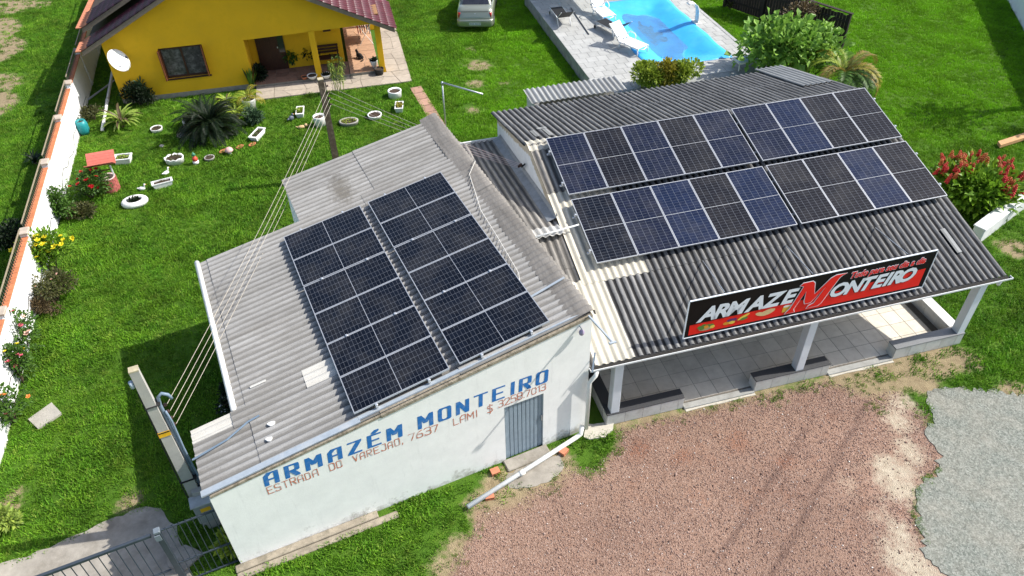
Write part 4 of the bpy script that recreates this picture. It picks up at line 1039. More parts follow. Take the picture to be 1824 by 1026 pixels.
# white drain pipe lying beside the house
pw = thing('drain_pipe', 'long white drain pipe lying on the grass beside the yellow house', 'pipe')
a = at(182,232,.06); b_ = at(202,118,.06); c_ = b_+(b_-a)*.8
MB().tube([a, b_, c_], .06, 10).obj('pipe', WHITE_PVC, pw, True)
MB().tube([a+(b_-a)*.42, a+(b_-a)*.46], .072, 10).obj('coupling', WHITE_PVC, pw, True)
pv = thing('vertical_pipe', 'grey pipe rising along the house side near the garden wall', 'pipe')
a2 = at(150,182,.05)
MB().tube([a2, a2+Vector((.9,3.2,0)), a2+Vector((1.0,3.5,2.4))], .04, 8).obj('pipe', mat('grey_pvc', (.4,.4,.38), .5), pv, True)
MB().tube([a2+Vector((.95,3.4,2.2)), a2+Vector((1.0,3.5,2.5))], .052, 8).obj('coupling', WHITE_PVC, pv, True)

# ================================================================== POLES AND WIRES
CONP = mat('pole_concrete', (.40,.39,.36), .9, .16, 6, .4, 50, stain=(.28,.26,.22), stain_scale=3, stain_amt=.5)
PB = Vector((-6.66, 9.36, 0)); PH = 4.78
pole = thing('utility_pole', 'square concrete utility pole with yellow tag beside the warehouse', 'pole', tuple(PB), RL)
bx0, bx1 = .15, .10
vs = []
for z, w, d_ in ((-.1,.125,.10),(PH-.12,.08,.068),(PH,.08,.068)): vs += [(-w,-d_,z),(w,-d_,z),(w,d_,z),(-w,d_,z)]
MB().add(vs, [(0,1,5,4),(1,2,6,5),(2,3,7,6),(3,0,4,7),(4,5,9,8),(5,6,10,9),(6,7,11,10),(7,4,8,11),(8,9,10,11)]).obj('shaft', CONP, pole)
MB().box(-.083, .083, -.071, .071, PH, PH+.03).obj('cap', mat('lichen_concrete', (.42,.37,.25), .9, .2, 9), pole)
MB().box(-.108, .108, -.0945, -.089, 3.02, 3.16).obj('warning_plate', mat('yellow_plate', (.75,.42,.02), .5), pole)
MB().box(-.106, .106, -.0965, -.0955, 3.12, 3.15).obj('plate_print', mat('plate_black', (.02,.02,.02), .5), pole)
CONDUIT = mat('blue_grey_conduit', (.16,.22,.29), .45, .1, 8)
MB().tube([(.15,.02,.5),(.14,.02,2.6),(.135,.02,3.75),(.16,.02,3.95),(.24,.02,4.02),(.33,.02,3.94),(.36,.02,3.82)], .032, 8).obj('conduit', CONDUIT, pole, True)
MB().tube([(.19,-.03,.6),(.20,-.02,1.6),(.185,-.03,2.5),(.20,-.02,3.3),(.18,-.03,3.6)], .022, 8).obj('conduit', CONDUIT, pole, True)
for k, (dx, dy) in enumerate(((-.15,-.02),(-.165,.02),(-.14,-.06))): MB().tube([(dx-.01,dy,.3),(dx,dy,1.4+.1*k),(dx+.015,dy,2.6),(dx+.04,dy,3.6),(dx+.05,dy,4.25-.1*k)], .009, 5).obj('cable', mat('black_cable', (.02,.02,.02)), pole)
for z, w in ((1.6,.125),(3.85,.10)): MB().box(-w, w+.06, -w, w, z, z+.012).obj('strap', mat('black_cable', (.02,.02,.02)), pole)
MB().tube([(-.13,-.02,4.40),(-.13,-.02,4.55)], .04, 8).obj('photocell', mat('pale_blue_plastic', (.45,.52,.62), .4), pole, True)
ir = MB(); ir.bar((.14,.06,3.0),(.14,.06,3.72),.02,.05); ir.obj('insulator_rack', mat('black_iron', (.02,.02,.02)), pole)
INS = MB().lathe([(.015,0),(.035,.012),(.028,.03),(.035,.05),(.015,.062)], 8).data('insulator', mat('brown_insulator', (.05,.025,.02)))
for k in range(4): inst('insulator', INS, pole, (.20,.06,3.08+.19*k))
MBX = thing('meter_box', 'grey electric meter box with yellow label by the utility pole', 'meter box', (PB.x+.02, PB.y-.22, 0), RL)
MB().cbox(-.02, .42, -.22, .0, .55, 1.15, .02).obj('case', mat('grey_plastic_box', (.24,.26,.27), .5, .1), MBX)
MB().box(-.05, .45, -.26, .03, 1.152, 1.18).obj('hood', mat('pale_grey_hood', (.42,.44,.45), .5), MBX)
MB().box(.10, .30, -.224, -.222, .9, 1.02).obj('label', mat('yellow_plate', (.75,.42,.02)), MBX)
MB().box(.05, .36, .0, .12, -.1, 1.3).obj('backing_post', CONP, MBX)
# wooden post behind the warehouse
MPB = Vector((-5.83, 22.6, 0)); MPH = 3.72
mp = thing('wire_post', 'dark weathered post carrying the wires behind the warehouse', 'pole', tuple(MPB), R(20))
WOODP = mat('weathered_post_wood', (.10,.075,.05), .9, .3, 8, .6, 30, stain=(.22,.19,.14), stain_scale=4, stain_amt=.6)
vs = []
for z, w in ((-.1,.11),(MPH,.085)): vs += [(-w,-w,z),(w,-w,z),(w,w,z),(-w,w,z)]
MB().add(vs, [(0,1,5,4),(1,2,6,5),(2,3,7,6),(3,0,4,7),(4,5,6,7)]).obj('shaft', WOODP, mp)
MB().box(-.088, .088, -.088, .088, MPH, MPH+.02).obj('cap', mat('lichen_concrete', (.50,.42,.24)), mp)
for k in range(4): inst('insulator', INS, mp, (.17,-.04,MPH-.28-.21*k))
ir = MB(); ir.bar((.12,-.04,MPH-1.0),(.12,-.04,MPH-.1),.03,.04); ir.obj('insulator_rack', mat('black_iron', (.02,.02,.02)), mp)
# wires
def wire(p0, p1, sag, r, m, label, group):
    p0, p1 = Vector(p0), Vector(p1)
    pts = [p0.lerp(p1, t/16)-Vector((0,0,sag*4*(t/16)*(1-t/16))) for t in range(17)]
    return tag(MB().tube(pts, r, 5).obj('power_wire', m), label, 'wire', group)
WIRE = mat('pale_wire', (.50,.45,.37), .5, .15, 8); WIREP = mat('pinkish_wire', (.45,.36,.36), .5, .15, 8)
Mp = Matrix.Translation(PB) @ Matrix.Rotation(RL, 4, 'Z'); Mm = Matrix.Translation(MPB) @ Matrix.Rotation(R(20), 4, 'Z')
nm = ['topmost', 'second highest', 'third highest', 'lowest']
for k in range(4):
    wire(Mp @ Vector((.24,.06,3.68-.19*k)), Mm @ Vector((.17,-.06,MPH-.26-.21*k)), .16, .0048, WIRE, '%s pale wire strung from utility pole to wooden post' % nm[k], 'wires between pole and post')
sx_, sy_ = seg(6.9)
for k in range(4):
    e = Mh_s = (Matrix.Translation((ox, oy, 0)) @ Matrix.Rotation(RR, 4, 'Z')) @ Vector((sx_-.17, sy_-.05+.1*k, 3.05+.08*k))
    wire(Mm @ Vector((.20,-.02,MPH-.26-.21*k)), (Matrix.Translation((ox, oy, 0)) @ Matrix.Rotation(RR, 4, 'Z')) @ Vector((sx_-.17, sy_+.0+.1*k, 3.08-.1*k)), .10, .0048, WIREP, '%s wire from wooden post to the store side wall' % nm[k], 'wires between post and store')
# loose white cord over the ridge
cd = [(6.9,.9),(7.25,1.9),(7.35,3.2),(7.42,4.4),(7.6,5.2),(7.75,5.9)]
o = MB().tube([ML @ Vector((x, y, 2.44+.1641*x+.09)) for x, y in cd]+[ML @ Vector((8.05,6.2,3.95)), ML @ Vector((8.1,6.6,3.7))], .009, 5).obj('loose_cord', mat('white_cord', (.62,.60,.55), .6)); tag(o, 'loose white cord trailing along the warehouse ridge', 'cord')
o = MB().tube([ML @ Vector((x, y, 2.44+.1641*x+.075)) for x, y in ((-.15,.95),(.2,1.0),(.55,1.05),(1.0,1.25),(1.25,1.28))], .02, 6).obj('roof_conduit', CONDUIT); tag(o, 'blue grey conduit crossing the front left roof corner', 'conduit')

# ================================================================== GATE AND RAILING
GATEM = mat('slate_gate_paint', (.04,.052,.068), .45, .15, 8)
def Lp(x, y, z): return ML @ Vector((x, y, z))
gate = thing('driveway_gate', 'dark slate metal gate of thin upright bars over the driveway', 'gate', tuple(Lp(-1.13,.08,0)), RL)
MB().bar((-.06,0,1.86),(-4.4,0,1.86),.06,.06).obj('top_rail', GATEM, gate)
MB().bar((-.06,0,.12),(-4.4,0,.12),.05,.05).obj('bottom_rail', GATEM, gate)
MB().bar((-.06,0,.62),(-4.4,0,.62),.03,.03).obj('middle_rail', GATEM, gate)
gb = MB().box(-.007, .007, -.007, .007, .14, 1.84).data('bar', GATEM)
for k in range(27): inst('bar', gb, gate, (-.22-k*.155, 0, 0))
gp = thing('gate_post', 'square slate post with bolts between gate and railing', 'post', tuple(Lp(-1.07,.08,0)), RL)
MB().box(-.05, .05, -.05, .05, -.1, 1.9).obj('shaft', GATEM, gp)
MB().cbox(-.06, .06, -.06, .06, 1.902, 1.96, .01).obj('cap', mat('slate_cap', (.14,.17,.20), .5), gp)
MB().box(-.07, .03, -.075, -.052, 1.70, 1.86).obj('hinge', mat('slate_cap', (.22,.26,.30)), gp)
rl = thing('railing', 'slate metal railing between gate post and warehouse corner', 'fence', tuple(Lp(-1.07,.08,0)), RL)
for z in (1.90,.74,.08): MB().bar((.06,0,z),(1.05,0,z),.03,.03).obj('rail', GATEM, rl)
for k in range(8): MB().box(-.006, .006, -.006, .006, .10, 1.95).obj('bar', GATEM, rl, loc=(.16+k*.118, 0, 0))
o = MB().prism(ragged([at2(*q, z=.06) for q in [(292,985),(330,970),(362,985),(330,1015),(300,1010)]], .01, .2, 3), -.02, .06).obj('concrete_slab', CONC); tag(o, 'broken grey concrete slab lying behind the railing', 'slab')
o = MB().prism([at2(*q, z=.05) for q in [(50,747),(92,717),(110,736),(68,764)]], 0, .06).obj('paving_slab', mat('grey_paving', (.36,.34,.30), .9, .15, 6, .4)); tag(o, 'loose grey paving slab lying on the lawn by roses', 'slab')
o = MB().prism([at2(*q, z=.05) for q in [(1775,258),(1830,240),(1840,246),(1780,265)]], .08, .2).obj('timber_beam', mat('raw_timber', (.52,.30,.14), .7, .15, 9)); tag(o, 'raw timber beam lying on the right lawn', 'beam')
# long pipe on the gravel and loose bricks
lp = thing('long_pipe', 'long white pipe lying on bricks in front of the warehouse', 'pipe')
p0 = at(1034,776,.12); p1 = at(833,903,.10)
MB().tube([p0+Vector((.03,.08,.25)), p0+Vector((.01,.03,.03)), p0+Vector((-.12,-.06,0)), p1], .055, 12).obj('pipe', WHITE_PVC, lp, True)
pm1 = p0.lerp(p1, .52); pm2 = p0.lerp(p1, .56); MB().tube([pm1, pm2], .064, 12).obj('coupling', WHITE_PVC, lp, True)
BRK = mat('hollow_brick', (.52,.20,.11), .85, .15, 10, .3)
for (px, py, rz, lab) in ((882,842,.4,'orange brick standing beside the warehouse door step'),(1004,806,.9,'orange brick propping the pipe near the downpipe'),(872,886,.2,'broken orange brick under the loose pipe end')):
    p = at(px, py); t = thing('brick', lab, 'brick', tuple(p), rz, 'loose bricks by the pipe')
    b = MB()
    for (x0, x1, z0, z1) in ((-.10,.10,0,.02),(-.10,.10,.07,.09),(-.10,-.08,.02,.07),(.08,.10,.02,.07),(-.01,.01,.02,.07)): b.box(x0, x1, -.08, .08, z0, z1)
    b.obj('shell', BRK, t); MB().box(-.078, .078, -.079, -.03, .022, .068).obj('core', mat('brick_core', (.30,.10,.055), .9), t)
o = MB().prism(ragged([at2(*q, z=.05) for q in [(1042,757),(1094,750),(1092,764),(1078,778),(1050,782),(1040,778)]], .01, .1, 2), -.05, .045).obj('cement_apron', mat('pale_cement', (.5,.47,.40))); structure(o); o.name = 'cement_apron'
o = MB().prism(ragged([at2(*q, z=.03) for q in [(905,842),(950,822),(1000,806),(1004,832),(985,850),(940,868),(905,868)]], .03, .1, 12), -.05, .012).obj('concrete_pad', CONC); structure(o)
# ================================================================== POOL TERRACE
RD = R(14.2); DO = Vector((3.31, 28.45, 0)); DZ = .55
MD = Matrix.Translation(DO) @ Matrix.Rotation(RD, 4, 'Z')
PX0, PX1, PY0, PY1 = 2.75, 6.12, .38, 7.2
DX1, DY0, DY1 = 7.25, -1.3, 9.6
deck = thing('pool_terrace', 'raised grey stone terrace around the covered pool', 'terrace', tuple(DO), RD)
DBED = mat('terrace_side', (.30,.31,.30), .9, .2, 5, .4, 40, stain=(.14,.14,.13), stain_scale=2, stain_amt=.7); DSTONE = mat('terrace_stone', (.43,.435,.42), .85, .14, 6, .35, 40, rand=.16, stain=(.27,.27,.26), stain_scale=1.5, stain_amt=.45)
for (x0, x1, y0, y1) in ((0,PX0,DY0,DY1),(PX1,DX1,DY0,DY1),(PX0,PX1,DY0,PY0),(PX0,PX1,PY1,DY1)): MB().box(x0, x1, y0, y1, -.1, DZ-.012).obj('base', DBED, deck)
MB().box(PX0, PX1, PY0, PY1, -.1, .0).obj('pool_bottom', mat('pool_blue', (.05,.30,.55), .5), deck)
ts = .455; cells = {}
def dt(w, l, k):
    key = (round(w, 3), round(l, 3))
    if key not in cells: cells[key] = MB().cbox(.005, w-.005, .005, l-.005, 0, .012, .003).data('stone', DSTONE)
    return cells[key]
r5 = random.Random(5); nst = 0
for (x0, x1, y0, y1) in ((0,PX0-.02,-1.2,8.6),(PX1+.02,DX1-.17,-.4,7.4),(PX0,PX1,-.9,PY0-.02)):
    j = 0; y = y0
    while y < y1-.05:
        l = min(ts, y1-y); x = x0-(ts*.5 if j % 2 else 0)
        while x < x1-.03:
            a, b_ = max(x, x0), min(x+ts, x1)
            if b_-a > .06: inst('stone', dt(b_-a, l, 0), deck, (a, y, DZ-.0115+r5.uniform(0, .002))); nst += 1
            x += ts
        y += ts; j += 1
for k in range(40):                                               # bevelled border bricks on the right edge
    inst('edge_brick', dt(.155, .20, 1), deck, (DX1-.16, -.4+k*.202, DZ-.011))
# tarpaulin
nu, nv = 22, 36; vs = []; fs = []
r6 = random.Random(11)
for j in range(nv+1):
    for i in range(nu+1):
        u, v = i/nu, j/nv; x = PX0-.16+(PX1-PX0+.32)*u; y = PY0-.16+(PY1-PY0+.32)*v
        e = min(u, 1-u)*(PX1-PX0), min(v, 1-v)*(PY1-PY0)
        d_ = min(e[0], e[1]); s_ = min(1, max(0, (d_-.12)/1.25)); s_ = s_*s_*(3-2*s_)
        z = DZ+.014-.34*s_+.012*math.sin(9*u+4*v)*min(1, d_*3)+r6.uniform(-.004, .004)*min(1, d_*4)
        wob = .03*math.sin(v*23)+.02*math.sin(u*31)
        if i in (0, nu): x += wob
        if j in (0, nv): y += wob
        vs.append((x, y, z))
fs = [(j*(nu+1)+i, j*(nu+1)+i+1, (j+1)*(nu+1)+i+1, (j+1)*(nu+1)+i) for j in range(nv) for i in range(nu)]
TARP = mat('blue_tarpaulin', (.045,.42,.84), .4, .10, 2.2, .25, 6, spec=.4, stain=(.12,.52,.86), stain_scale=1.2, stain_amt=.4)
tarp = MB().add(vs, fs).obj('pool_cover', TARP, None, True); tarp.matrix_world = MD; tag(tarp, 'bright blue tarpaulin stretched over the swimming pool', 'pool cover')
mo = tarp.modifiers.new('thick', 'SOLIDIFY'); mo.thickness = .006
def water_mat():
    s = NT('rain_water'); p = s.pos()
    c = s.ramp(s.noise(p, 1.3, 5, .7), [(.42, (.62,.84,.97)), (.66, (.55,.66,.74))])
    s.col(c); s.set(.05, .5); s.b.inputs['Transmission Weight'].default_value = .92; s.b.inputs['IOR'].default_value = 1.33
    s.bump(s.noise(p, 14, 3, .6), .12, .02); return s.m
wpts = []
for k in range(48):
    a = 2*math.pi*k/48; rr = 1+.10*math.sin(3*a+1)+.05*math.sin(7*a); wpts.append((4.42+1.12*rr*math.cos(a), 3.75+2.55*rr*math.sin(a)))
w = MB().add([(x, y, 0) for x, y in wpts]+[(4.42,3.75,0)], [(k, (k+1) % 48, 48) for k in range(48)]).obj('rain_puddle', water_mat()); w.matrix_world = MD @ Matrix.Translation((0,0,DZ-.235)); structure(w)
# fine dark sediment lying on the tarp below the puddle
sed = []
for k in range(40):
    a = 2*math.pi*k/40; rr = 1+.16*math.sin(2*a+.6)+.12*math.sin(5*a); sed.append((4.30+.62*rr*math.cos(a), 4.1+1.35*rr*math.sin(a), DZ-.318))
o = MB().add(sed+[(4.30,4.1,DZ-.318)], [(k, (k+1) % 40, 40) for k in range(40)]).obj('leaf_sediment', mat('brown_sediment', (.10,.31,.52), .9, .3, 5, stain=(.05,.39,.76), stain_scale=2.2, stain_amt=.95)); o.matrix_world = MD; o['kind'] = 'stuff'; o['label'] = 'dark leaf sediment under the water on the pool cover'
# pool cascade spout
csp = thing('pool_cascade', 'white curved cascade spout arching over the pool edge', 'pool cascade', tuple(MD @ Vector((6.36,3.9,DZ))), RD)
prof = [(0,.0),(.0,.35),(-.03,.6),(-.12,.82),(-.28,.93),(-.48,.92),(-.52,.90)]
vs = []
for (x, z) in prof:
    for y in (-.16, .16): vs.append((x, y, z))
n = len(prof); vs += [(x+(.045 if i < 6 else .0), y, z+(.02 if i > 3 else 0)+.0) for i, (x, y, z) in [(k//2, v) for k, v in enumerate(vs)]]
fs = [(2*i, 2*i+1, 2*i+3, 2*i+2) for i in range(n-1)]+[(2*n+2*i+2, 2*n+2*i+3, 2*n+2*i+1, 2*n+2*i) for i in range(n-1)]
for i in range(n-1): fs += [(2*i, 2*i+2, 2*n+2*i+2, 2*n+2*i), (2*i+1, 2*n+2*i+1, 2*n+2*i+3, 2*i+3)]
fs.append((2*n-2, 2*n-1, 4*n-1, 4*n-2))
MB().add(vs, fs).obj('spout', WHITE_PVC, csp, True); MB().cbox(-.12, .16, -.24, .24, 0, .05, .01).obj('foot', WHITE_PVC, csp)
tb = thing('pool_table', 'white framed tray table at the terrace corner behind the store', 'table', tuple(MD @ Vector((6.3,-.75,DZ))), RD)
MB().cbox(-.45, .45, -.3, .3, .30, .35, .01).obj('frame', WHITE_PVC, tb); MB().box(-.36, .36, -.22, .22, .351, .356).obj('top', mat('pale_blue_top', (.30,.42,.52), .3), tb)
for (x, y) in ((-.4,-.25),(.4,-.25),(-.4,.25),(.4,.25)): MB().box(x-.02, x+.02, y-.02, y+.02, 0, .30).obj('leg', WHITE_PVC, tb)
po = MB().tube([at(1017,14,DZ+.03), at(1049,61,DZ+.03)], .022, 8).obj('cleaning_pole', mat('dark_grey_pole', (.10,.10,.10), .5)); tag(po, 'dark pole lying across the terrace stones', 'pole')

# loungers: local x = towards the feet
WPL = mat('white_plastic', (.82,.82,.81), .4, .03, 5); BLK = mat('black_sling', (.018,.018,.02), .6, .2, 30)
def white_lounger(px, py, heading, label):
    p = at(px, py, DZ); t = thing('sun_lounger', label, 'sun lounger', tuple(p), heading, 'white plastic loungers')
    for k in range(8): MB().cbox(-.05+k*.135, .075+k*.135, -.30, .30, .33, .355, .006).obj('seat_slat', WPL, t)
    MB().bar((-.08,-.31,.32),(1.05,-.31,.32),.04,.06).obj('side_rail', WPL, t); MB().bar((-.08,.31,.32),(1.05,.31,.32),.04,.06).obj('side_rail', WPL, t)
    Mb = Matrix.Translation((-.08,0,.34)) @ Matrix.Rotation(R(42), 4, 'Y')
    bk = MB()
    for y in (-.28, .28): bk.box(-.82, 0, y-.02, y+.02, -.02, .02, Mb)
    bk = bk.obj('back_frame', WPL, t)
    for k in range(6): MB().cbox(-.80+k*.133, -.68+k*.133, -.30, .30, .02, .045, .006, Mb).obj('back_slat', WPL, bk)
    for y in (-.31, .31):
        MB().tube([(.98,y,.32),(1.02,y,.15),(1.0,y,.02)], .026, 8).obj('leg', WPL, t, True); MB().tube([(.05,y,.32),(-.02,y,.15),(-.05,y,.02)], .026, 8).obj('leg', WPL, t, True)
        MB().tube([(.30,y,.33),(.30,y*1.06,.50),(.22,y*1.08,.58),(-.02,y*1.08,.60),(-.14,y*1.05,.50),(-.14,y,.34)], .024, 8).obj('armrest', WPL, t, True)
    MB().tube([(1.05,-.2,.30),(1.08,0,.25),(1.05,.2,.30)], .02, 8).obj('handle', WPL, t, True)
    return t
def black_lounger(px, py, heading, label):
    p = at(px, py, DZ); t = thing('sun_lounger', label, 'sun lounger', tuple(p), heading, 'black sling loungers')
    MB().cbox(-.05, 1.15, -.27, .27, .33, .345, .005).obj('seat', BLK, t)
    Mb = Matrix.Translation((-.05,0,.34)) @ Matrix.Rotation(R(38), 4, 'Y')
    MB().cbox(-.70, 0, -.27, .27, -.006, .008, .004, Mb).obj('backrest', BLK, t)
    for y in (-.29, .29):
        MB().tube([(1.18,y,.335),(-.05,y,.335)], .018, 8).obj('side_rail', SILVER, t, True)
        MB().tube([Mb @ Vector((-.72,y,0)), Mb @ Vector((0,y,0))], .018, 8).obj('back_rail', SILVER, t, True)
        MB().tube([(-.02,y,.33),(-.22,y,.01)], .02, 8).obj('leg', WPL, t, True); MB().tube([(1.0,y,.33),(1.12,y,.01)], .02, 8).obj('leg', SILVER, t, True)
        MB().lathe([(.07,-.02),(.085,0),(.07,.02)], 12, Matrix.Translation((1.16,y,.09)) @ Matrix.Rotation(math.pi/2, 4, 'X')).obj('wheel', BLK, t, True)
    return t
white_lounger(1112, 84, R(-50), 'white slatted lounger at the near end of the pool'); white_lounger(1067, 27, R(-70), 'white slatted lounger at the top of the picture by the pool')
black_lounger(1003, 43, R(103), 'black sling lounger standing alone on the terrace left side'); black_lounger(1098, 64, R(122), 'black sling lounger between the two white loungers')
# unseen roof added past the upper frame edge, shaped to shade lawn and terrace
shl = thing('added_shade_roof', 'unseen flat roof added beyond the terrace to shade the lawn', 'shade roof', tuple(MD @ Vector((.3,9.9,0))), RD)
MB().box(.8, 3.9, -3.6, 4.5, 2.75, 2.9).obj('roof', STORE_WALL, shl)
for (x, y) in ((1.0,.9),(3.7,.9),(1.0,4.3),(3.7,4.3)): MB().box(x-.08, x+.08, y-.08, y+.08, 0, 2.75).obj('post', WOOD_DK, shl)

# ================================================================== SEDAN
CARP = None
def car_paint():
    s = NT('silver_green_paint'); s.col((.30,.325,.265)); s.set(.30, .5, .5); s.b.inputs['Coat Weight'].default_value = .6; s.b.inputs['Coat Roughness'].default_value = .08; return s.m
CARP = car_paint()
cp_ = at(847, 57); car = thing('sedan', 'silver green sedan parked on the lawn seen from behind', 'car', (cp_.x, cp_.y+.02, 0), R(-2.5))
def loft(secs, closed_ends=True):
    b = MB(); n = len(secs[0][1])
    for y, pts in secs: b.v += [(x, y, z) for x, z in pts]
    for i in range(len(secs)-1):
        for k in range(n): b.f.append((i*n+k, i*n+(k+1) % n, (i+1)*n+(k+1) % n, (i+1)*n+k))
    if closed_ends: b.f += [tuple(range(n-1, -1, -1)), tuple(range((len(secs)-1)*n, len(secs)*n))]
    return b
def sec(w, zb, zs, zt, tuck=.9):
    q = zs-zb; h = [(w*.86, zb), (w*.97, zb+.15*q), (w, zb+.4*q), (w, zb+.8*q), (w*.985, zs), (w*tuck, zt-.03), (w*tuck*.8, zt)]
    return [(x, z) for x, z in h]+[(-x, z) for x, z in reversed(h)]
body = loft([(0.0, sec(.66,.30,.58,.62)), (.04, sec(.76,.24,.62,.70)), (.12, sec(.81,.21,.74,.90)), (.18, sec(.82,.20,.82,.985)), (.55, sec(.83,.19,.86,1.0)), (.95, sec(.835,.18,.88,.99)), (1.6, sec(.835,.18,.88,.96)), (2.6, sec(.835,.18,.86,.94)), (3.1, sec(.83,.19,.82,.92)), (3.7, sec(.80,.21,.70,.80)), (4.05, sec(.70,.26,.58,.64)), (4.12, sec(.6,.32,.5,.55))])
body = body.obj('body', CARP, car, True)
def gsec(w0, w1, z0, z1): 
    h = [(w0, z0), (w0*.5+w1*.5+.03, (z0+z1)/2), (w1, z1-.04), (w1*.7, z1)]
    return h+[(-x, z) for x, z in reversed(h)]
loft([(.72, gsec(.70,.66,.96,.985)), (1.30, gsec(.74,.57,.93,1.38)), (1.7, gsec(.75,.58,.92,1.43)), (2.3, gsec(.75,.58,.92,1.42)), (2.55, gsec(.75,.57,.92,1.37)), (3.15, gsec(.70,.66,.90,.93))]).obj('cabin', CARP, car, True)
CGL = mat('tinted_car_glass', (.02,.022,.03), .06, .4, 4, spec=.8)
# rear window follows the sloping cabin back, 6 mm proud
def quad(p, name, m, par, th=.006):
    a, b_, c_, d_ = [Vector(q) for q in p]; nrm = (b_-a).cross(d_-a).normalized()*th
    return MB().add([a, b_, c_, d_, a+nrm, b_+nrm, c_+nrm, d_+nrm], [(3,2,1,0),(4,5,6,7),(0,1,5,4),(1,2,6,5),(2,3,7,6),(3,0,4,7)]).obj(name, m, par)
quad([(-.62,.70,.985),(.62,.70,.985),(.50,1.27,1.385),(-.50,1.27,1.385)], 'rear_window', CGL, car, .012)
for s_ in (-1, 1):
    q = [(s_*.735,1.05,.98),(s_*.745,2.9,.98),(s_*.60,2.45,1.35),(s_*.60,1.40,1.35)]
    quad(q if s_ > 0 else q[::-1], 'side_window', CGL, car, .02)
    lt = MB(); lt.cbox(-.13, .13, -.05, .05, 0, .22, .02, Matrix.Translation((s_*.64,.125,.64)) @ Matrix.Rotation(R(-10), 4, 'X') @ Matrix.Rotation(s_*R(-22), 4, 'Z')); lt.obj('tail_light', mat('red_lens', (.42,.012,.01), .15, .25, 14, spec=.7), car, True)
    for y in (.72, 3.25):
        wh = MB().lathe([(.16,-.09),(.27,-.09),(.30,-.05),(.30,.05),(.27,.09),(.16,.09)], 20, Matrix.Translation((s_*.75,y,.30)) @ Matrix.Rotation(math.pi/2, 4, 'Y')).obj('wheel', mat('tyre_rubber', (.015,.015,.015), .8), car, True)
        MB().lathe([(.05,-.095),(.155,-.092),(.155,.092),(.05,.095)], 16, Matrix.Translation((s_*.75,y,.30)) @ Matrix.Rotation(math.pi/2, 4, 'Y')).obj('rim', SILVER, wh)
    MB().ball((s_*.92,2.55,.98), .10, .06, .07).obj('mirror', CARP, car, True)
bo = [(-.835,.34),(-.835,.12),(-.80,.0),(-.70,-.045),(-.35,-.065),(.35,-.065),(.70,-.045),(.80,.0),(.835,.12),(.835,.34)]
bp = MB(); n = len(bo)
for z, k in ((.24,.95),(.30,1.0),(.52,1.0),(.575,.975)): bp.v += [(x*k, y*k+(.02 if k < 1 else 0), z) for x, y in bo]
for i in range(3): bp.f += [(i*n+j, i*n+j+1, (i+1)*n+j+1, (i+1)*n+j) for j in range(n-1)]
bp.f += [tuple(range(3*n, 4*n)), tuple(range(n-1, -1, -1))]; bp.obj('bumper', CARP, car, True)
MB().box(-.26, .26, -.078, -.066, .34, .46).obj('number_plate', mat('grey_plate', (.55,.60,.64), .4), car)
for k, x in enumerate((-.20,-.14,-.08,.02,.08,.14,.20)): MB().box(x-.018, x+.018, -.0795, -.0782, .372+.006*(k % 2), .432).obj('plate_character', mat('faded_plate_ink', (.18,.22,.26), .5), car)
MB().box(-.62, .62, .055, .075, .905, .925).obj('boot_seam', mat('dark_seam', (.08,.085,.075), .6), car)
MB().ball((0,.09,.80), .045, .012, .03).obj('badge', SILVER, car, True)

# ================================================================== WOODEN FENCE, RIGHT WALLS, FRAME
DKW = mat('black_weathered_boards', (.035,.028,.022), .9, .35, 9, .5, 30, rand=.35)
f0, f1 = Vector((14.6,32.0,0)), Vector((10.6,36.9,0)); fd = (f1-f0); fl_ = fd.length; fa = math.atan2(fd.y, fd.x)
fen = thing('board_fence', 'dark weathered upright board fence beside the pool lawn', 'fence', tuple(f0), fa)
k = 0; x = .05
while x < fl_:
    wdt = rng.uniform(.12, .16); MB().box(x, x+wdt-.014, -.012, .012, .05, 1.42+rng.uniform(-.03, .03)).obj('board', DKW, fen); x += wdt
for x in (0, 2.1, 4.2, fl_): MB().box(x-.06, x+.06, .02, .14, -.1, 1.52).obj('post', DKW, fen)
for z in (.35, 1.1): MB().box(-.05, fl_, .013, .05, z, z+.08).obj('rail', DKW, fen)
MB().box(-.08, fl_, -.05, .10, 1.525, 1.56).obj('top_rail', DKW, fen)
rw0, rw1 = Vector((14.0,18.35,0)), Vector((17.6,21.1,0)); rd = rw1-rw0
rwl = thing('retaining_wall', 'low rough white retaining wall under the red flowering shrub', 'wall', tuple(rw0), math.atan2(rd.y, rd.x))
MB().cbox(0, rd.length, -.16, .16, -.1, .5, .03).obj('wall_body', whitewash('rough_white', (.66,.68,.68), (.40,.40,.38), .5, .6), rwl); MB().cbox(-.02, rd.length, -.19, .19, .502, .55, .015).obj('coping', whitewash('rough_white2', (.66,.68,.68), (.42,.42,.40), .5, .6), rwl)
sw0, sw1 = at(1822,52), at(1782,-20); sd2 = sw1-sw0
swl = thing('side_wall', 'tall white boundary wall in the upper right corner', 'wall', tuple(sw0-sd2.normalized()*8), math.atan2(sd2.y, sd2.x))
MB().box(0, 22, -.15, 0, -.1, 1.7).obj('wall_panel', BWHITE, swl); MB().box(0, 22, -.17, .02, 1.702, 1.75).obj('coping', CAPM, swl)
gf = thing('pipe_frame', 'galvanised pipe post with level arm on the back lawn', 'pipe frame', (-2.31, 25.57, 0))
MB().tube([(0,0,0),(0,0,1.0),(0,0,2.02)], .028, 8).obj('post', SILVER, gf, True); MB().tube([(-.02,.02,2.03),(1.46,-.95,2.03)], .03, 8).obj('arm', SILVER, gf, True); MB().tube([(.0,.0,1.93),(.0,.0,2.06)], .04, 8).obj('elbow', SILVER, gf, True)
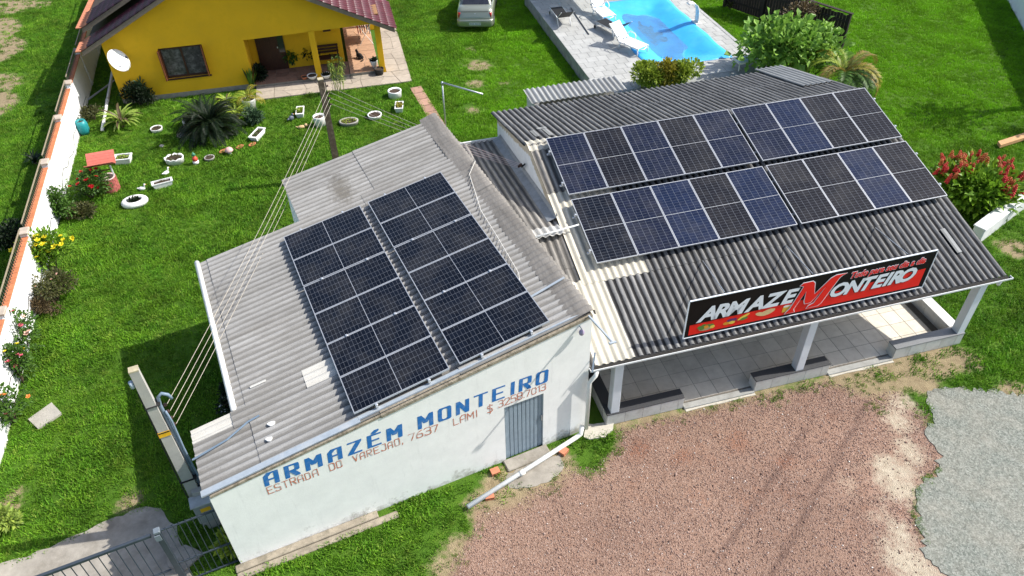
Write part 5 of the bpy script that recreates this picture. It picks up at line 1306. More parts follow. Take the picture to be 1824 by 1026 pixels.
# stepping slabs of the garden path
path = structure(MB().add([(0,0,0),(.02,0,0),(.02,.02,0)], [(0,1,2)]).obj('garden_path', CONC)); path.location = (at(745,170).x, at(745,170).y, -.02)
PSL = mat('pink_paving_slab', (.42,.25,.18), .85, .16, 7, .3, 40, rand=.2)
pa, pb = at(740,156), at(805,262); n = 9
for k in range(n):
    c0 = pa.lerp(pb, (k+.5)/n); d_ = (pb-pa).normalized(); s2 = Vector((-d_.y, d_.x, 0)); L2 = (pb-pa).length/n
    q = [c0-d_*L2*.47-s2*.23, c0+d_*L2*.47-s2*.23, c0+d_*L2*.47+s2*.23, c0-d_*L2*.47+s2*.23]
    o = MB().prism([(p.x-path.location.x, p.y-path.location.y) for p in q], -.02, .06).obj('paving_slab', PSL, path)
# ================================================================== PLANTS
def leaf_mat(name, c, back=.5, var=.35, rough=.5, spec=.35):
    s = NT(name); ri = s.n('ShaderNodeNewGeometry').outputs['Random Per Island']; p = s.pos()
    col = s.ramp(ri, [(0, sc(c, 1-var)), (.55, c), (1, (min(1, c[0]*(1+var*1.5)), min(1, c[1]*(1+var)), c[2]*(1+var*.5)))])
    col = s.mix(s.ramp(s.noise(p, 2.2, 4, .6), [(.35, 0.0), (.75, .35)]), col, sc(c, .6))
    s.col(col); s.set(rough, spec)
    tr = s.n('ShaderNodeBsdfTranslucent'); s.l(col, tr.inputs[0])
    ms = s.n('ShaderNodeMixShader'); ms.inputs[0].default_value = .28
    s.l(s.b.outputs[0], ms.inputs[1]); s.l(tr.outputs[0], ms.inputs[2]); s.l(ms.outputs[0], s.out.inputs[0])
    return s.m
LF = {k: leaf_mat('leaf_'+k, c) for k, c in dict(mid=(.065,.15,.02), bright=(.17,.33,.025), dark=(.010,.024,.008), olive=(.085,.095,.03), lime=(.28,.38,.045), gold=(.31,.29,.035), blue=(.06,.12,.06), brown=(.12,.09,.045), fig=(.20,.38,.06), pale=(.27,.38,.07), rust=(.27,.19,.05)).items()}
BARK = mat('plant_bark', (.12,.085,.055), .9, .3, 12)
def pet_mat(name, c): return mat('petal_'+name, c, .5, .15, 30, island=.3)
PET = dict(red=pet_mat('red', (.55,.01,.02)), crimson=pet_mat('crimson', (.66,.045,.045)), yellow=pet_mat('yellow', (.92,.76,.03)), pink=pet_mat('pink', (.75,.16,.22)), orange=pet_mat('orange', (.80,.28,.06)), white=pet_mat('white', (.80,.80,.76)), rust=pet_mat('rust', (.62,.17,.06)), peach=pet_mat('peach', (.80,.50,.38)))
def add_leaf(b, p, d, L, W, fold=.25, droop=.2, r=rng):
    """one folded pointed leaf from p along d"""
    d = d.normalized(); up_ = Vector((0,0,1)); s = d.cross(up_)
    s = s.normalized() if s.length > .05 else Vector((1,0,0))
    a = r.uniform(-.9, .9); s = (Matrix.Rotation(a, 3, d) @ s); n = s.cross(d)
    m = p+d*L*.5; e = p+d*L-Vector((0,0,droop*L))
    b.add([p, m+s*W*.5+n*W*fold, e, m-s*W*.5+n*W*fold, m], [(0,1,4),(1,2,4),(2,3,4),(3,0,4)])
def cloud(b, c, rad, n, L, W, r, shell=.55, lobes=5, up_bias=.35, seed_lobes=None):
    """leaves spread through uneven lobes of a crown"""
    c = Vector(c); rad = Vector(rad)
    lb = []
    for k in range(lobes):
        v = Vector((r.gauss(0,1), r.gauss(0,1), r.gauss(0,.7))).normalized()
        lb.append((c+Vector((v.x*rad.x*.55, v.y*rad.y*.55, v.z*rad.z*.45)), r.uniform(.42, .68)))
    for i in range(n):
        lc, k = lb[i % lobes]
        v = Vector((r.gauss(0,1), r.gauss(0,1), r.gauss(0,1))).normalized(); t = (shell+(1-shell)*r.random()) if r.random() < .8 else r.random()
        p = lc+Vector((v.x*rad.x, v.y*rad.y, v.z*rad.z))*k*t
        if p.z < .02: p.z = .02+r.random()*.1
        d = (v+Vector((r.uniform(-.6,.6), r.uniform(-.6,.6), r.uniform(-.3,.6)+up_bias)))
        s = r.uniform(.7, 1.25); add_leaf(b, p, d, L*s, W*s, .2, r.uniform(0,.35), r)
    return lb
def stems(b, base, tips, r0, r1):
    for t in tips:
        base = Vector(base); t = Vector(t); m = base.lerp(t, .5)+Vector((rng.uniform(-.06,.06), rng.uniform(-.06,.06), .08))
        b.tube([base, m, t], [r0, (r0+r1)/2, r1], 5)
def bush(name, label, cat, px, py, rad, n, leaf, L, W, seed, lobes=6, lift=None, flowers=None, group=None, shell=.5, pos=None, stem_mat=BARK):
    r = random.Random(seed); z = (lift if lift is not None else rad[2]*.95); n = int(n*2.2); L *= 1.25; W *= 1.3
    p = Vector(pos) if pos is not None else Vector(at2(px, py, z)+(0,)); t = thing(name, label, cat, tuple(p), 0, group)
    b = MB(); lb = cloud(b, (0,0,z), rad, n, L, W, r, shell, lobes); b.obj('foliage', LF[leaf], t)
    s = MB(); stems(s, (0,0,-.03), [c for c, k in lb], .022, .008); s.obj('stem', stem_mat, t)
    if flowers:
        kind, cnt, size, spread = flowers
        for k in range(cnt):
            lc, kk = lb[k % len(lb)]; v = Vector((r.gauss(0,1), r.gauss(0,1)-.4, abs(r.gauss(0,1))+.2)).normalized()
            q = lc+Vector((v.x*rad[0], v.y*rad[1], v.z*rad[2]))*kk*spread
            f = flower(kind if isinstance(kind, str) else r.choice(kind), size*r.uniform(.75, 1.2), r); f.parent = t; f.location = q; f.rotation_euler = (r.uniform(-.6,.2), r.uniform(-.5,.5), r.uniform(0,6))
    return t
_fl = {}
def flower(kind, size, r):
    if kind not in _fl:
        b = MB(); n = 5
        for ring, (tilt, L) in enumerate(((.35, 1.0), (.9, .65))):
            for k in range(n):
                a = 2*math.pi*(k+.5*ring)/n; d = Vector((math.cos(a)*math.cos(tilt), math.sin(a)*math.cos(tilt), math.sin(tilt)))
                s = Vector((-math.sin(a), math.cos(a), 0)); m = d*.55*L
                b.add([Vector((0,0,0)), m+s*.42*L, d*L+Vector((0,0,.12)), m-s*.42*L], [(0,1,2,3)])
        _fl[kind] = b.data('flower', PET[kind])
    return inst('flower', _fl[kind], None, scale=(size, size, size))
def strap(name, label, cat, px, py, n, L, W, leaf, seed, arch=.8, upright=.6, group=None, pos=None, z0=0.05):
    r = random.Random(seed); p = Vector(pos) if pos is not None else at(px, py); t = thing(name, label, cat, tuple(p), 0, group)
    for k in range(n):
        b = MB(); a = 2*math.pi*k/n*2.4+r.uniform(-.3,.3); l = L*r.uniform(.7,1.1); el = upright*(.4+1.0*(1-k/n))+r.uniform(-.1,.15)
        d = Vector((math.cos(a), math.sin(a), 0)); s = Vector((-math.sin(a), math.cos(a), 0)); vs = []; q = Vector((0,0,z0))+d*.03; ang = min(1.45, el+.5)
        for i in range(6):
            w = W*(.7+.5*math.sin(math.pi*min(1, i/5+.15)))*(1 if i < 5 else .08)
            vs += [q+s*w/2+Vector((0,0,w*.18)), q, q-s*w/2+Vector((0,0,w*.18))]
            q = q+(d*math.cos(ang)+Vector((0,0,math.sin(ang))))*l/5; ang -= arch*.36
            if q.z < .02: q.z = .02
        b.add(vs, [(3*i+j, 3*i+j+1, 3*i+j+4, 3*i+j+3) for i in range(5) for j in range(2)]); b.obj('leaf', LF[leaf if r.random() < .85 else 'brown' if leaf != 'dark' else 'dark'], t)
    MB().lathe([(.05,-.02),(.06,.03),(.03,.10)], 8).obj('crown_base', BARK, t)
    return t
def frond_mesh(L, leaf, nleaf, ll, lw, droop, r, up0=.9):
    b = MB(); q = Vector((0,0,0)); ang = up0; pts = [q.copy()]; N = 12
    for i in range(N):
        q = q+Vector((math.cos(ang), 0, math.sin(ang)))*L/N; ang -= droop/N*(1+i/N); pts.append(q.copy())
    b.tube(pts, [.012*(1-i/(N+2))+.002 for i in range(N+1)], 4)
    for i in range(nleaf):
        t = .10+.90*i/nleaf; f = t*N; k = min(N-1, int(f)); p = pts[k].lerp(pts[k+1], f-k); tg = (pts[k+1]-pts[k]).normalized(); n = Vector((-tg.z, 0, tg.x))
        for s_ in (-1, 1):
            d = tg*.75+Vector((0, s_, 0))+n*.28; l = ll*(math.sin(math.pi*min(1, t*.85+.15))*.85+.2)*r.uniform(.85,1.1); d.normalize()
            e = p+d*l-Vector((0,0,l*.16)); sd_ = tg*lw
            b.add([p-sd_*.5, p+d*l*.5-sd_*.6, e, p+d*l*.5+sd_*.6], [(0,1,2,3)])
    return b
def palm(name, label, cat, px, py, n, L, leafs, seed, trunk_h, droop=1.5, ll=.3, lw=.035, pos=None, upr=(.35,1.3), nleaf=26):
    r = random.Random(seed); p = Vector(pos) if pos is not None else at(px, py); t = thing(name, label, cat, tuple(p))
    MB().tube([(0,0,-.05),(0,0,trunk_h*.5),(0.02,0,trunk_h)], [.12,.10,.09], 10).obj('trunk', BARK, t)
    for k in range(n):
        up0 = upr[0]+(upr[1]-upr[0])*(k/n)+r.uniform(-.1,.1)
        o = frond_mesh(L*r.uniform(.8,1.1), None, nleaf, ll, lw, droop*r.uniform(.8,1.15), r, up0).obj('frond', LF[r.choice(leafs)], t); o.location = (0,0,trunk_h); o.rotation_euler = (r.uniform(-.1,.1), 0, k*2.399+r.uniform(-.2,.2))
    return t
# --- garden by the yellow house
strap('agave', 'light green spiky rosette near the drain pipe', 'plant', 220, 226, 60, 1.02, .10, 'pale', 3, 1.0, .75)
bush('shrub', 'dark thin leaved shrub at the yellow house corner', 'shrub', 245, 168, (.58,.4,.5), 650, 'dark', .12, .035, 5, 5)
bush('column_cactus', 'upright dark green plant against the yellow wall', 'plant', 250, 158, (.16,.16,.62), 160, 'blue', .22, .05, 6, 4)
palm('cycad', 'large dark cycad spreading in the middle of the garden', 'cycad', 378, 238, 64, 1.62, ['dark'], 8, .3, 1.2, .24, .03, upr=(.05,1.4), nleaf=40)
strap('bromeliad', 'pale green rosette behind the cycad, the farther one', 'plant', 408, 190, 30, .66, .10, 'lime', 13, .9, .8, 'pale rosettes behind the cycad')
strap('bromeliad', 'pale green rosette behind the cycad, the nearer one', 'plant', 424, 212, 30, .66, .09, 'lime', 14, .9, .8, 'pale rosettes behind the cycad')
bush('shrub', 'grey green low shrub right of the cycad', 'shrub', 446, 206, (.42,.35,.3), 420, 'blue', .11, .04, 15, 5, flowers=('white', 4, .035, .9))
bush('shrub', 'grey leaved low shrub left of the cycad', 'shrub', 340, 214, (.38,.3,.26), 300, 'blue', .10, .04, 16, 5, flowers=('white', 3, .05, .9))
strap('snake_plant', 'tall snake plants at the porch corner', 'plant', 450, 160, 34, .95, .10, 'mid', 17, .12, 1.3)
bush('potted_fern', 'dark leafy plant in the shaded porch corner', 'plant', 459, 128, (.32,.25,.5), 380, 'dark', .16, .05, 18, 4)
for i, (px, py) in enumerate(((505,118),(522,118),(546,114),(566,111),(585,108),(597,104))):
    lab = ['leafy dark pot plant beside the porch door','leafy pot plant second from the porch door','dark pot plant third from the porch door','pot plant with pink blooms behind the middle pillar','dark pot plant right of the middle pillar','tall dark pot plant by the porch bench'][i]
    p = at(px, py, .15); bush('pot_plant', lab, 'plant', 0, 0, (.26,.22,.30), 240, ['mid','mid','dark','dark','dark','mid'][i], .14, .06, 30+i, 4, lift=.48, flowers=('pink', 3, .06, .9) if i == 3 else None, group='pot plants along the porch wall', pos=p)
    q = thing('plant_pot', ['black','dark','black','dark','black','dark'][i]+' round pot, '+['first','second','third','fourth','fifth','last'][i]+' along the porch wall from the door', 'plant pot', tuple(p), 0, 'pots along the porch wall')
    MB().lathe([(.10,0),(.15,.24),(.16,.25),(.14,.25),(.13,.22)], 14).obj('pot', mat('black_pot', (.02,.02,.02), .6), q, True); MB().lathe([(.13,.20),(.13,.215)], 14).obj('soil', mat('potting_soil', (.06,.04,.028), .95, .3, 25), q)
b0 = at(606,166); r = random.Random(50); bt = thing('bamboo', 'tall slender bamboo clump in front of the porch', 'bamboo', tuple(b0))
for k in range(9):
    a = r.uniform(0, 6.28); tip = Vector((math.cos(a)*.45*r.random(), math.sin(a)*.3*r.random(), r.uniform(1.1,1.75))); bs = Vector((r.uniform(-.22,.22), r.uniform(-.12,.12), -.02))
    MB().tube([bs, bs.lerp(tip, .6)+Vector((0,0,.1)), tip], [.012,.010,.004], 5).obj('cane', LF['pale'], bt)
    b = MB()
    for j in range(42):
        q = bs.lerp(tip, .35+.65*r.random()); add_leaf(b, q, Vector((r.gauss(0,1), r.gauss(0,1), r.uniform(-.4,.5))), .17, .022, .1, .5, r)
    b.obj('foliage', LF['lime' if k % 2 else 'mid'], bt)
bush('rose_bush', 'red rose bush growing in front of the wishing well', 'rose bush', 152, 326, (.78,.6,.55), 620, 'mid', .085, .05, 60, 7, lift=.62, flowers=('red', 18, .085, 1.05))
bush('climbing_shrub', 'loose green shrub leaning on the white garden wall', 'shrub', 108, 362, (.45,.4,.6), 420, 'mid', .10, .055, 61, 6, lift=.65, flowers=('pink', 2, .04, 1.0))
bush('shrub', 'dark low undergrowth beneath the red roses', 'shrub', 140, 374, (.7,.35,.24), 420, 'olive', .09, .04, 62, 6)
bush('allamanda', 'bright green shrub covered in yellow trumpet flowers on the wall', 'shrub', 80, 448, (.88,.65,.6), 1100, 'bright', .12, .05, 63, 8, lift=.85, flowers=('yellow', 42, .10, 1.06))
bush('dead_shrub', 'brownish thin shrub below the yellow flowers', 'shrub', 88, 512, (.72,.6,.55), 1000, 'olive', .075, .03, 64, 8, flowers=('peach', 5, .055, 1.0))
bush('dead_shrub', 'dry brown shrub at the foot of the white wall', 'shrub', 86, 540, (.45,.35,.36), 500, 'brown', .06, .025, 65, 6)
for i, (px, py, fl, lab) in enumerate(((30,592,('pink','peach'),'rose bush with small pink blooms at the left edge'),(22,652,('pink','yellow'),'straggly rose bush between wall and lawn at left'),(8,722,('orange','pink'),'rose bush with orange blooms, lowest at left edge'))):
    bush('rose_bush', lab, 'rose bush', px, py, (.62,.5,.66), 420, 'mid', .085, .05, 70+i, 6, lift=.62, flowers=(fl, 10, .075, 1.08), group='roses along the white wall')
bush('shrub', 'thin plant by the white wall near the turquoise pot', 'shrub', 134, 222, (.32,.3,.35), 260, 'blue', .09, .04, 75, 5)
bush('shrub', 'scrubby plants where the wall meets the house side', 'shrub', 164, 202, (.5,.4,.3), 380, 'olive', .09, .03, 76, 6, flowers=('white', 2, .05, 1.0))
strap('lily_clump', 'dark spiky clump on the outer side of the garden wall', 'plant', 64, 292, 22, .55, .05, 'dark', 77, .9, .8)
bush('shrub', 'dark shrub outside the wall behind the yellow flowers', 'shrub', 18, 420, (.55,.6,.4), 520, 'dark', .10, .045, 78, 6)
bush('white_flowers', 'small white flowering plant under the warehouse gutter', 'plant', 398, 712, (.3,.6,.28), 300, 'dark', .08, .04, 79, 6, flowers=('white', 22, .028, 1.05))
bush('leafy_weed', 'broad leaved weed behind the railing at the warehouse corner', 'plant', 410, 968, (.22,.22,.26), 70, 'lime', .20, .08, 80, 4)
bush('pale_weed', 'pale green weed at the lower left edge', 'plant', 2, 932, (.35,.35,.22), 220, 'pale', .12, .05, 81, 5)
# --- around the pool and store
for i, (px, py) in enumerate(((1152,146),(1186,144),(1222,142))):
    bush('golden_shrub', ['leftmost','middle','rightmost'][i]+' yellow green shrub behind the black store roof', 'shrub', 0, 0, (.62,.5,.55), 620, 'gold' if i == 1 else 'lime', .15, .065, 90+i, 6, lift=1.12, group='golden shrubs by the pool', pos=tuple(at(px, py-14, 1.12).xy)+(0,))
bush('fig_bush', 'tall bush with broad lobed green leaves by the board fence', 'bush', 0, 0, (2.2,1.3,1.25), 720, 'fig', .26, .20, 95, 28, lift=1.55, pos=tuple(at(1412,78,1.55).xy)+(0,), shell=.3)
palm('palm', 'young palm with rusty drooping fronds behind the store', 'palm', 0, 0, 20, 2.1, ['rust','lime','mid','gold'], 97, .9, 1.9, .38, .03, pos=tuple(at(1505,122,1.2).xy)+(0,), nleaf=52)
bush('shrub', 'blue green shrub below the palm at the roof corner', 'shrub', 0, 0, (.6,.5,.5), 420, 'blue', .13, .05, 98, 5, lift=.8, pos=tuple(at(1530,152,.6).xy)+(0,))
strap('yucca', 'spiky yucca clump at the fence foot near the top edge', 'plant', 1300, 16, 20, .8, .06, 'olive', 99, .8, .8)
bush('bramble', 'dry climber tangled over the board fence', 'shrub', 0, 0, (.9,.4,.45), 260, 'brown', .13, .06, 100, 6, lift=1.3, pos=tuple(at(1420,25,1.2).xy)+(0,))
# red flowering shrub: every flower spike is a part of its own
rs = bush('red_salvia', 'bright green shrub topped with red flower spikes behind the wall', 'shrub', 0, 0, (1.25,1.15,.72), 1700, 'bright', .26, .11, 101, 18, lift=.66, pos=(14.75, 20.35, 0), shell=.4)
r = random.Random(102); spk = MB()
for k in range(26):
    a = k*2.399; h = k/26*.34; spk.ball((math.cos(a)*.04*(1-h), math.sin(a)*.04*(1-h), h), .030*(1.25-h*2), n=5, m=4)
sp1, sp2 = spk.data('flower_spike', PET['crimson'], True), spk.data('flower_spike', PET['rust'], True)
for k in range(62):
    a = r.uniform(-1.5, 3.4); rr_ = r.uniform(.35,1.3); q = Vector((math.cos(a)*rr_, math.sin(a)*rr_, 1.22-.35*(rr_/1.3)**2+r.uniform(-.12,.08)))
    inst('flower_spike', sp1 if r.random() < .65 else sp2, rs, q, (r.uniform(-.5,.5), r.uniform(-.5,.5), 0), (1.1,)*3)
# --- trees beyond the right edge, their shade falls on the lawn
def tree(label, pos, h, crown, n, leaf, seed, lobes, limbs):
    r = random.Random(seed); t = thing('tree', label, 'tree', pos)
    tr = MB(); tr.tube([(0,0,-.1),(.05,0,h*.3),(-.05,.05,h*.55),(0,0,h*.8)], [.20,.16,.12,.06], 8); tr.obj('trunk', BARK, t)
    b = MB(); lb = cloud(b, (0,0,h*.78), crown, n, .30, .13, r, .3, lobes); b.obj('crown', LF[leaf], t)
    for c, k in lb[:limbs]: MB().tube([(0,0,h*.4), Vector((0,0,h*.5)).lerp(c, .5), c], [.07,.045,.02], 5).obj('limb', BARK, t)
tree('sparse tree standing outside the right edge by the lawn', (20.9, 26.5, 0), 5.4, (1.5,1.3,1.1), 330, 'mid', 110, 9, 9)
tree('slender tree standing outside the right edge farther back', (22.4, 25.0, 0), 4.2, (1.1,1.0,.9), 240, 'mid', 111, 7, 7)

# ================================================================== POTS AND GARDEN ORNAMENTS
SOIL = mat('potting_soil', (.06,.04,.028)); POTW = mat('white_pot_paint', (.78,.79,.77), .55, .06, 8, stain=(.45,.43,.38), stain_scale=6, stain_amt=.4); POTG = mat('stone_pot', (.34,.33,.30), .9, .2, 14, .5); POTT = mat('terracotta_pot', (.42,.15,.07), .8, .15, 10)
def plantlets(t, rad, z, n, leaf, seed, h=.10):
    r = random.Random(seed); b = MB()
    for k in range(n):
        a = r.uniform(0, 6.28); q = Vector((math.cos(a)*rad[0]*r.random()**.5, math.sin(a)*rad[1]*r.random()**.5, z)); add_leaf(b, q, Vector((r.gauss(0,.6), r.gauss(0,.6), 1)), h*r.uniform(.6,1.3), h*.4, .1, .2, r)
    b.obj('plant', LF[leaf], t)
def round_pot(px, py, rad, h, m, label, leaf=None, n=60, wall=.035, taper=.85, sx=1, sy=1, rz=0, z=0.0, ph=.10, seed=1, scallop=False):
    t = thing('planter', label, 'planter', tuple(at(px, py, z)), rz)
    pr = [(rad*taper, 0), (rad, h*.85), (rad*1.03, h), (rad*1.03-wall, h), (rad*.95-wall, h*.75)]
    b = MB().lathe(pr, 24, None, sx, sy)
    if scallop:
        for i, v in enumerate(b.v):
            if v[2] > h*.8: b.v[i] = (v[0], v[1], v[2]+.025*math.cos(8*math.atan2(v[1], v[0])))
    b.obj('pot', m, t, True); MB().lathe([(rad-wall-.005, h*.80), (rad-wall-.005, h*.84)], 20, None, sx, sy).obj('soil', SOIL, t)
    if leaf: plantlets(t, (rad*.8*sx, rad*.8*sy), h*.84, n, leaf, seed, ph)
    return t
def box_pot(px, py, lx, ly, h, rz, label, leaf=None, n=60, seed=1, taper=.82, ph=.10):
    t = thing('planter', label, 'planter', tuple(at(px, py)), rz); vs = []
    for k, z in ((taper,0),(1,h*.86),(1.08,h*.86),(1.08,h)): vs += [(-lx*k,-ly*k,z),(lx*k,-ly*k,z),(lx*k,ly*k,z),(-lx*k,ly*k,z)]
    for k, z in ((.86,h),(.84,h*.75)): vs += [(-lx*k,-ly*k,z),(lx*k,-ly*k,z),(lx*k,ly*k,z),(-lx*k,ly*k,z)]
    fs = [(0,3,2,1)]+[(i*4+k, i*4+(k+1) % 4, i*4+4+(k+1) % 4, i*4+4+k) for i in range(5) for k in range(4)]
    MB().add(vs, fs).obj('pot', POTW, t); MB().box(-lx*.845, lx*.845, -ly*.845, ly*.845, h*.72, h*.80).obj('soil', SOIL, t)
    if leaf: plantlets(t, (lx*.75, ly*.75), h*.8, n, leaf, seed, ph)
    return t
round_pot(313, 290, .30, .24, POTW, 'white scalloped oval planter near the garden gnome', 'olive', 120, .04, .9, 1.1, .85, .2, ph=.07, seed=2, scallop=True)
round_pot(374, 284, .18, .10, POTG, 'small grey stone ring planter beside the gnome', 'olive', 40, .03, .95, ph=.06, seed=3)
round_pot(280, 233, .22, .13, POTW, 'small white ring planter left of the cycad', 'olive', 50, .03, .95, ph=.06, seed=4)
round_pot(622, 221, .33, .15, POTG, 'rough grey stone ring planter near the wooden post', 'lime', 110, .06, .95, 1.1, .8, .1, ph=.09, seed=5)
round_pot(668, 210, .27, .16, POTW, 'shallow round white planter right of the stone ring', 'brown', 60, .04, .9, seed=6, ph=.07)
round_pot(704, 173, .27, .30, POTW, 'round white planter near the stepping slabs', None, 0, .045, .97)
round_pot(571, 224, .22, .42, POTW, 'tall white bucket planter beside the wooden post', 'brown', 40, .03, .9, seed=7, ph=.05)
box_pot(222, 290, .28, .20, .26, .15, 'white square planter beside the wishing well', 'pale', 80, 8)
box_pot(292, 333, .32, .12, .24, .45, 'narrow white trough planter by the white ducks', 'brown', 50, 9, ph=.07)
box_pot(460, 245, .15, .36, .22, -.25, 'long white trough planter right of the cycad', 'mid', 40, 10, ph=.08)
box_pot(536, 205, .14, .30, .22, .12, 'white trough planter with seedlings below the porch', 'lime', 60, 11, ph=.16)
box_pot(712, 197, .15, .28, .25, .05, 'white trough planter with orange plants by the path', 'gold', 70, 12, ph=.14)
# potted golden palm
pp = round_pot(447, 194, .27, .46, POTW, 'tall white pot holding the golden palm', 'brown', 20, .03, .72, seed=13)
palm('potted_palm', 'small golden yellow palm growing in the tall white pot', 'palm', 0, 0, 12, .8, ['gold','lime','gold'], 14, .1, 1.4, .22, .02, pos=at(447,194)+Vector((0,0,.36)), nleaf=22)
# porch bowls and pots
for (px, py, rad, h, m, lab) in ((543,141,.14,.13,POTT,'small terracotta bowl on the porch edge'),(557,140,.21,.16,POTW,'white bowl left of the middle porch pillar'),(582,138,.21,.16,POTW,'white bowl right of the middle porch pillar'),(667,120,.16,.32,POTW,'white pot with plant beside the right porch pillar')):
    round_pot(px, py, rad, h, m, lab, 'dark' if px > 570 else None, 40, .025, .55, z=.15, seed=px, ph=.22 if px > 600 else .14)
round_pot(676, 132, .20, .26, mat('black_pot', (.02,.02,.02)), 'black plastic tub at the foot of the right porch pillar', None, 0, .03, .8, z=.05)
# tyre swan planter
ty = thing('tyre_planter', 'white painted tyre planter lying on the garden lawn', 'planter', tuple(at(242,364)), .35)
b = MB(); pr = []
for k in range(12):
    a = 2*math.pi*k/12; pr.append((.27+.10*math.cos(a), .11+.11*math.sin(a)))
pr.append(pr[0]); b.lathe(pr, 28, None, 1.15, .85); b.f = b.f[:-2]; b.obj('tyre', POTW, ty, True)
MB().lathe([(.20,.02),(.20,.13)], 20, None, 1.15, .85).obj('soil', SOIL, ty); plantlets(ty, (.17,.12), .13, 50, 'dark', 20, .2)
# wishing well
wl_ = thing('wishing_well', 'small brick wishing well ornament with pink slatted roof', 'garden ornament', tuple(at(200,338)), R(18))
MB().lathe([(.27,0),(.26,.52),(.21,.52),(.205,.35),(.001,.34)], 26).obj('inner_wall', mat('well_mortar', (.60,.50,.46), .9, .1), wl_)
BRKW = mat('painted_well_brick', (.42,.12,.10), .8, .15, 10, rand=.25)
for rr in range(6):
    for k in range(11):
        a0 = 2*math.pi*(k+.5*(rr % 2))/11; a1 = a0+2*math.pi/11*.90; z0 = .01+rr*.086; z1 = z0+.074; vs = []
        for i in range(4):
            a = a0+(a1-a0)*i/3
            for (r_, z) in ((.262,z0),(.282,z0),(.282,z1),(.262,z1)): vs.append((r_*math.cos(a), r_*math.sin(a), z))
        fs = [(i*4+j, i*4+(j+1) % 4, i*4+4+(j+1) % 4, i*4+4+j) for i in range(3) for j in range(4)]+[(0,1,2,3),(12,15,14,13)]
        MB().add(vs, fs).obj('brick', BRKW, wl_)
for s_ in (-1, 1): MB().box(s_*.235-.02, s_*.235+.02, -.025, .025, .5, .90).obj('post', WHITE_PAINT, wl_)
RFM = mat('pink_red_roof_board', (.58,.16,.12), .7, .12, 9, rand=.15)
for s_ in (-1, 1):
    for k in range(5):
        Mr = Matrix.Translation((0,0,.97)) @ Matrix.Rotation(s_*R(35), 4, 'X'); y0 = s_*(.012+k*.10); y1 = s_*(.108+k*.10)
        MB().box(-.44, .44, min(y0, y1), max(y0, y1), -.01, .008, Mr).obj('roof_board', RFM, wl_)
MB().tube([(-.23,0,.78),(.23,0,.78)], .022, 8).obj('winch', WOOD_RED, wl_)
# figures
def figure(px, py, rz, name, label, cat): return thing(name, label, cat, tuple(at(px, py)), rz)
WFIG = mat('white_figure', (.80,.80,.78), .5, .05, 8)
for (px, py, rz, lab) in ((297,311,.9,'white duck ornament behind the narrow trough'),(254,339,.2,'white duck ornament next to the tyre planter')):
    t = figure(px, py, rz, 'duck_ornament', lab, 'garden ornament'); b = MB(); b.ball((0,0,.11), .17, .10, .10, 12, 8); b.ball((-.17,0,.15), .07, .04, .03); b.tube([(.10,0,.14),(.15,0,.24),(.16,0,.30)], [.05,.035,.035], 8); b.ball((.18,0,.32), .055, .045, .045); b.obj('body', WFIG, t, True); t.scale = (.68,.68,.68)
    MB().tube([(.22,0,.315),(.28,0,.305)], [.02,.006], 6).obj('beak', mat('orange_beak', (.8,.35,.04), .5), t)
t = figure(350, 292, 0, 'garden_gnome', 'garden gnome figure with green hat and red coat', 'garden ornament')
MB().lathe([(.09,0),(.11,.08),(.10,.14),(.001,.15)], 12).obj('base', WFIG, t, True); MB().lathe([(.09,.145),(.10,.22),(.06,.30),(.001,.31)], 12).obj('coat', mat('gnome_red', (.55,.07,.04), .5), t, True)
MB().ball((0,0,.345), .055).obj('head', mat('gnome_skin', (.6,.36,.26), .6), t, True); MB().lathe([(.075,.365),(.05,.42),(.001,.49)], 12).obj('hat', mat('gnome_green', (.05,.22,.13), .5), t, True)
t = figure(410, 275, 0, 'mushroom_ornament', 'red and white mushroom ornament in front of the cycad', 'garden ornament'); MB().lathe([(.07,0),(.055,.08),(.06,.16),(.001,.165)], 12).obj('stalk', WFIG, t, True)
MB().lathe([(.145,.15),(.15,.18),(.11,.25),(.05,.285),(.001,.29)], 16).obj('cap', mat('mushroom_cap', (.62,.42,.40), .5, .3, 14, stain=(.62,.06,.06), stain_scale=7, stain_amt=.95), t, True)
t = figure(538, 229, .3, 'dog_ornament', 'small tan dog ornament lying near the bucket planter', 'garden ornament'); b = MB(); b.ball((0,0,.07), .16, .07, .07); b.ball((.17,0,.12), .07, .06, .06); b.tube([(-.14,0,.08),(-.22,.02,.13)], [.02,.01], 6); b.obj('body', mat('tan_figure', (.60,.42,.22), .6), t, True); MB().ball((.235,0,.11), .03).obj('muzzle', mat('tan_figure2', (.45,.30,.16), .6), t, True)
t = figure(520, 216, .8, 'bird_ornament', 'dark grey bird ornament on the lawn below the trough', 'garden ornament'); b = MB(); b.ball((0,0,.14), .12, .08, .10); b.ball((.08,0,.26), .05); b.tube([(-.1,0,.15),(-.2,0,.12)], [.04,.015], 6); b.obj('body', mat('slate_figure', (.09,.11,.14), .5), t, True); MB().tube([(.12,0,.26),(.17,0,.25)], [.015,.004], 5).obj('beak', mat('orange_beak', (.8,.35,.04)), t)
for (px, py, lab) in ((398,272,'orange starfish shaped clay ornament beside the mushroom'),(428,264,'broken terracotta bowl right of the mushroom'),(450,260,'small terracotta dish near the long trough')):
    t = figure(px, py, 1, 'clay_dish', lab, 'garden ornament'); MB().lathe([(.07,0),(.13,.07),(.14,.08),(.11,.08),(.06,.03)], 12, None, 1.2, .8).obj('dish', POTT, t, True); MB().ball((.02,.0,.06), .06, .05, .03).obj('filling', LF['rust'], t, True)
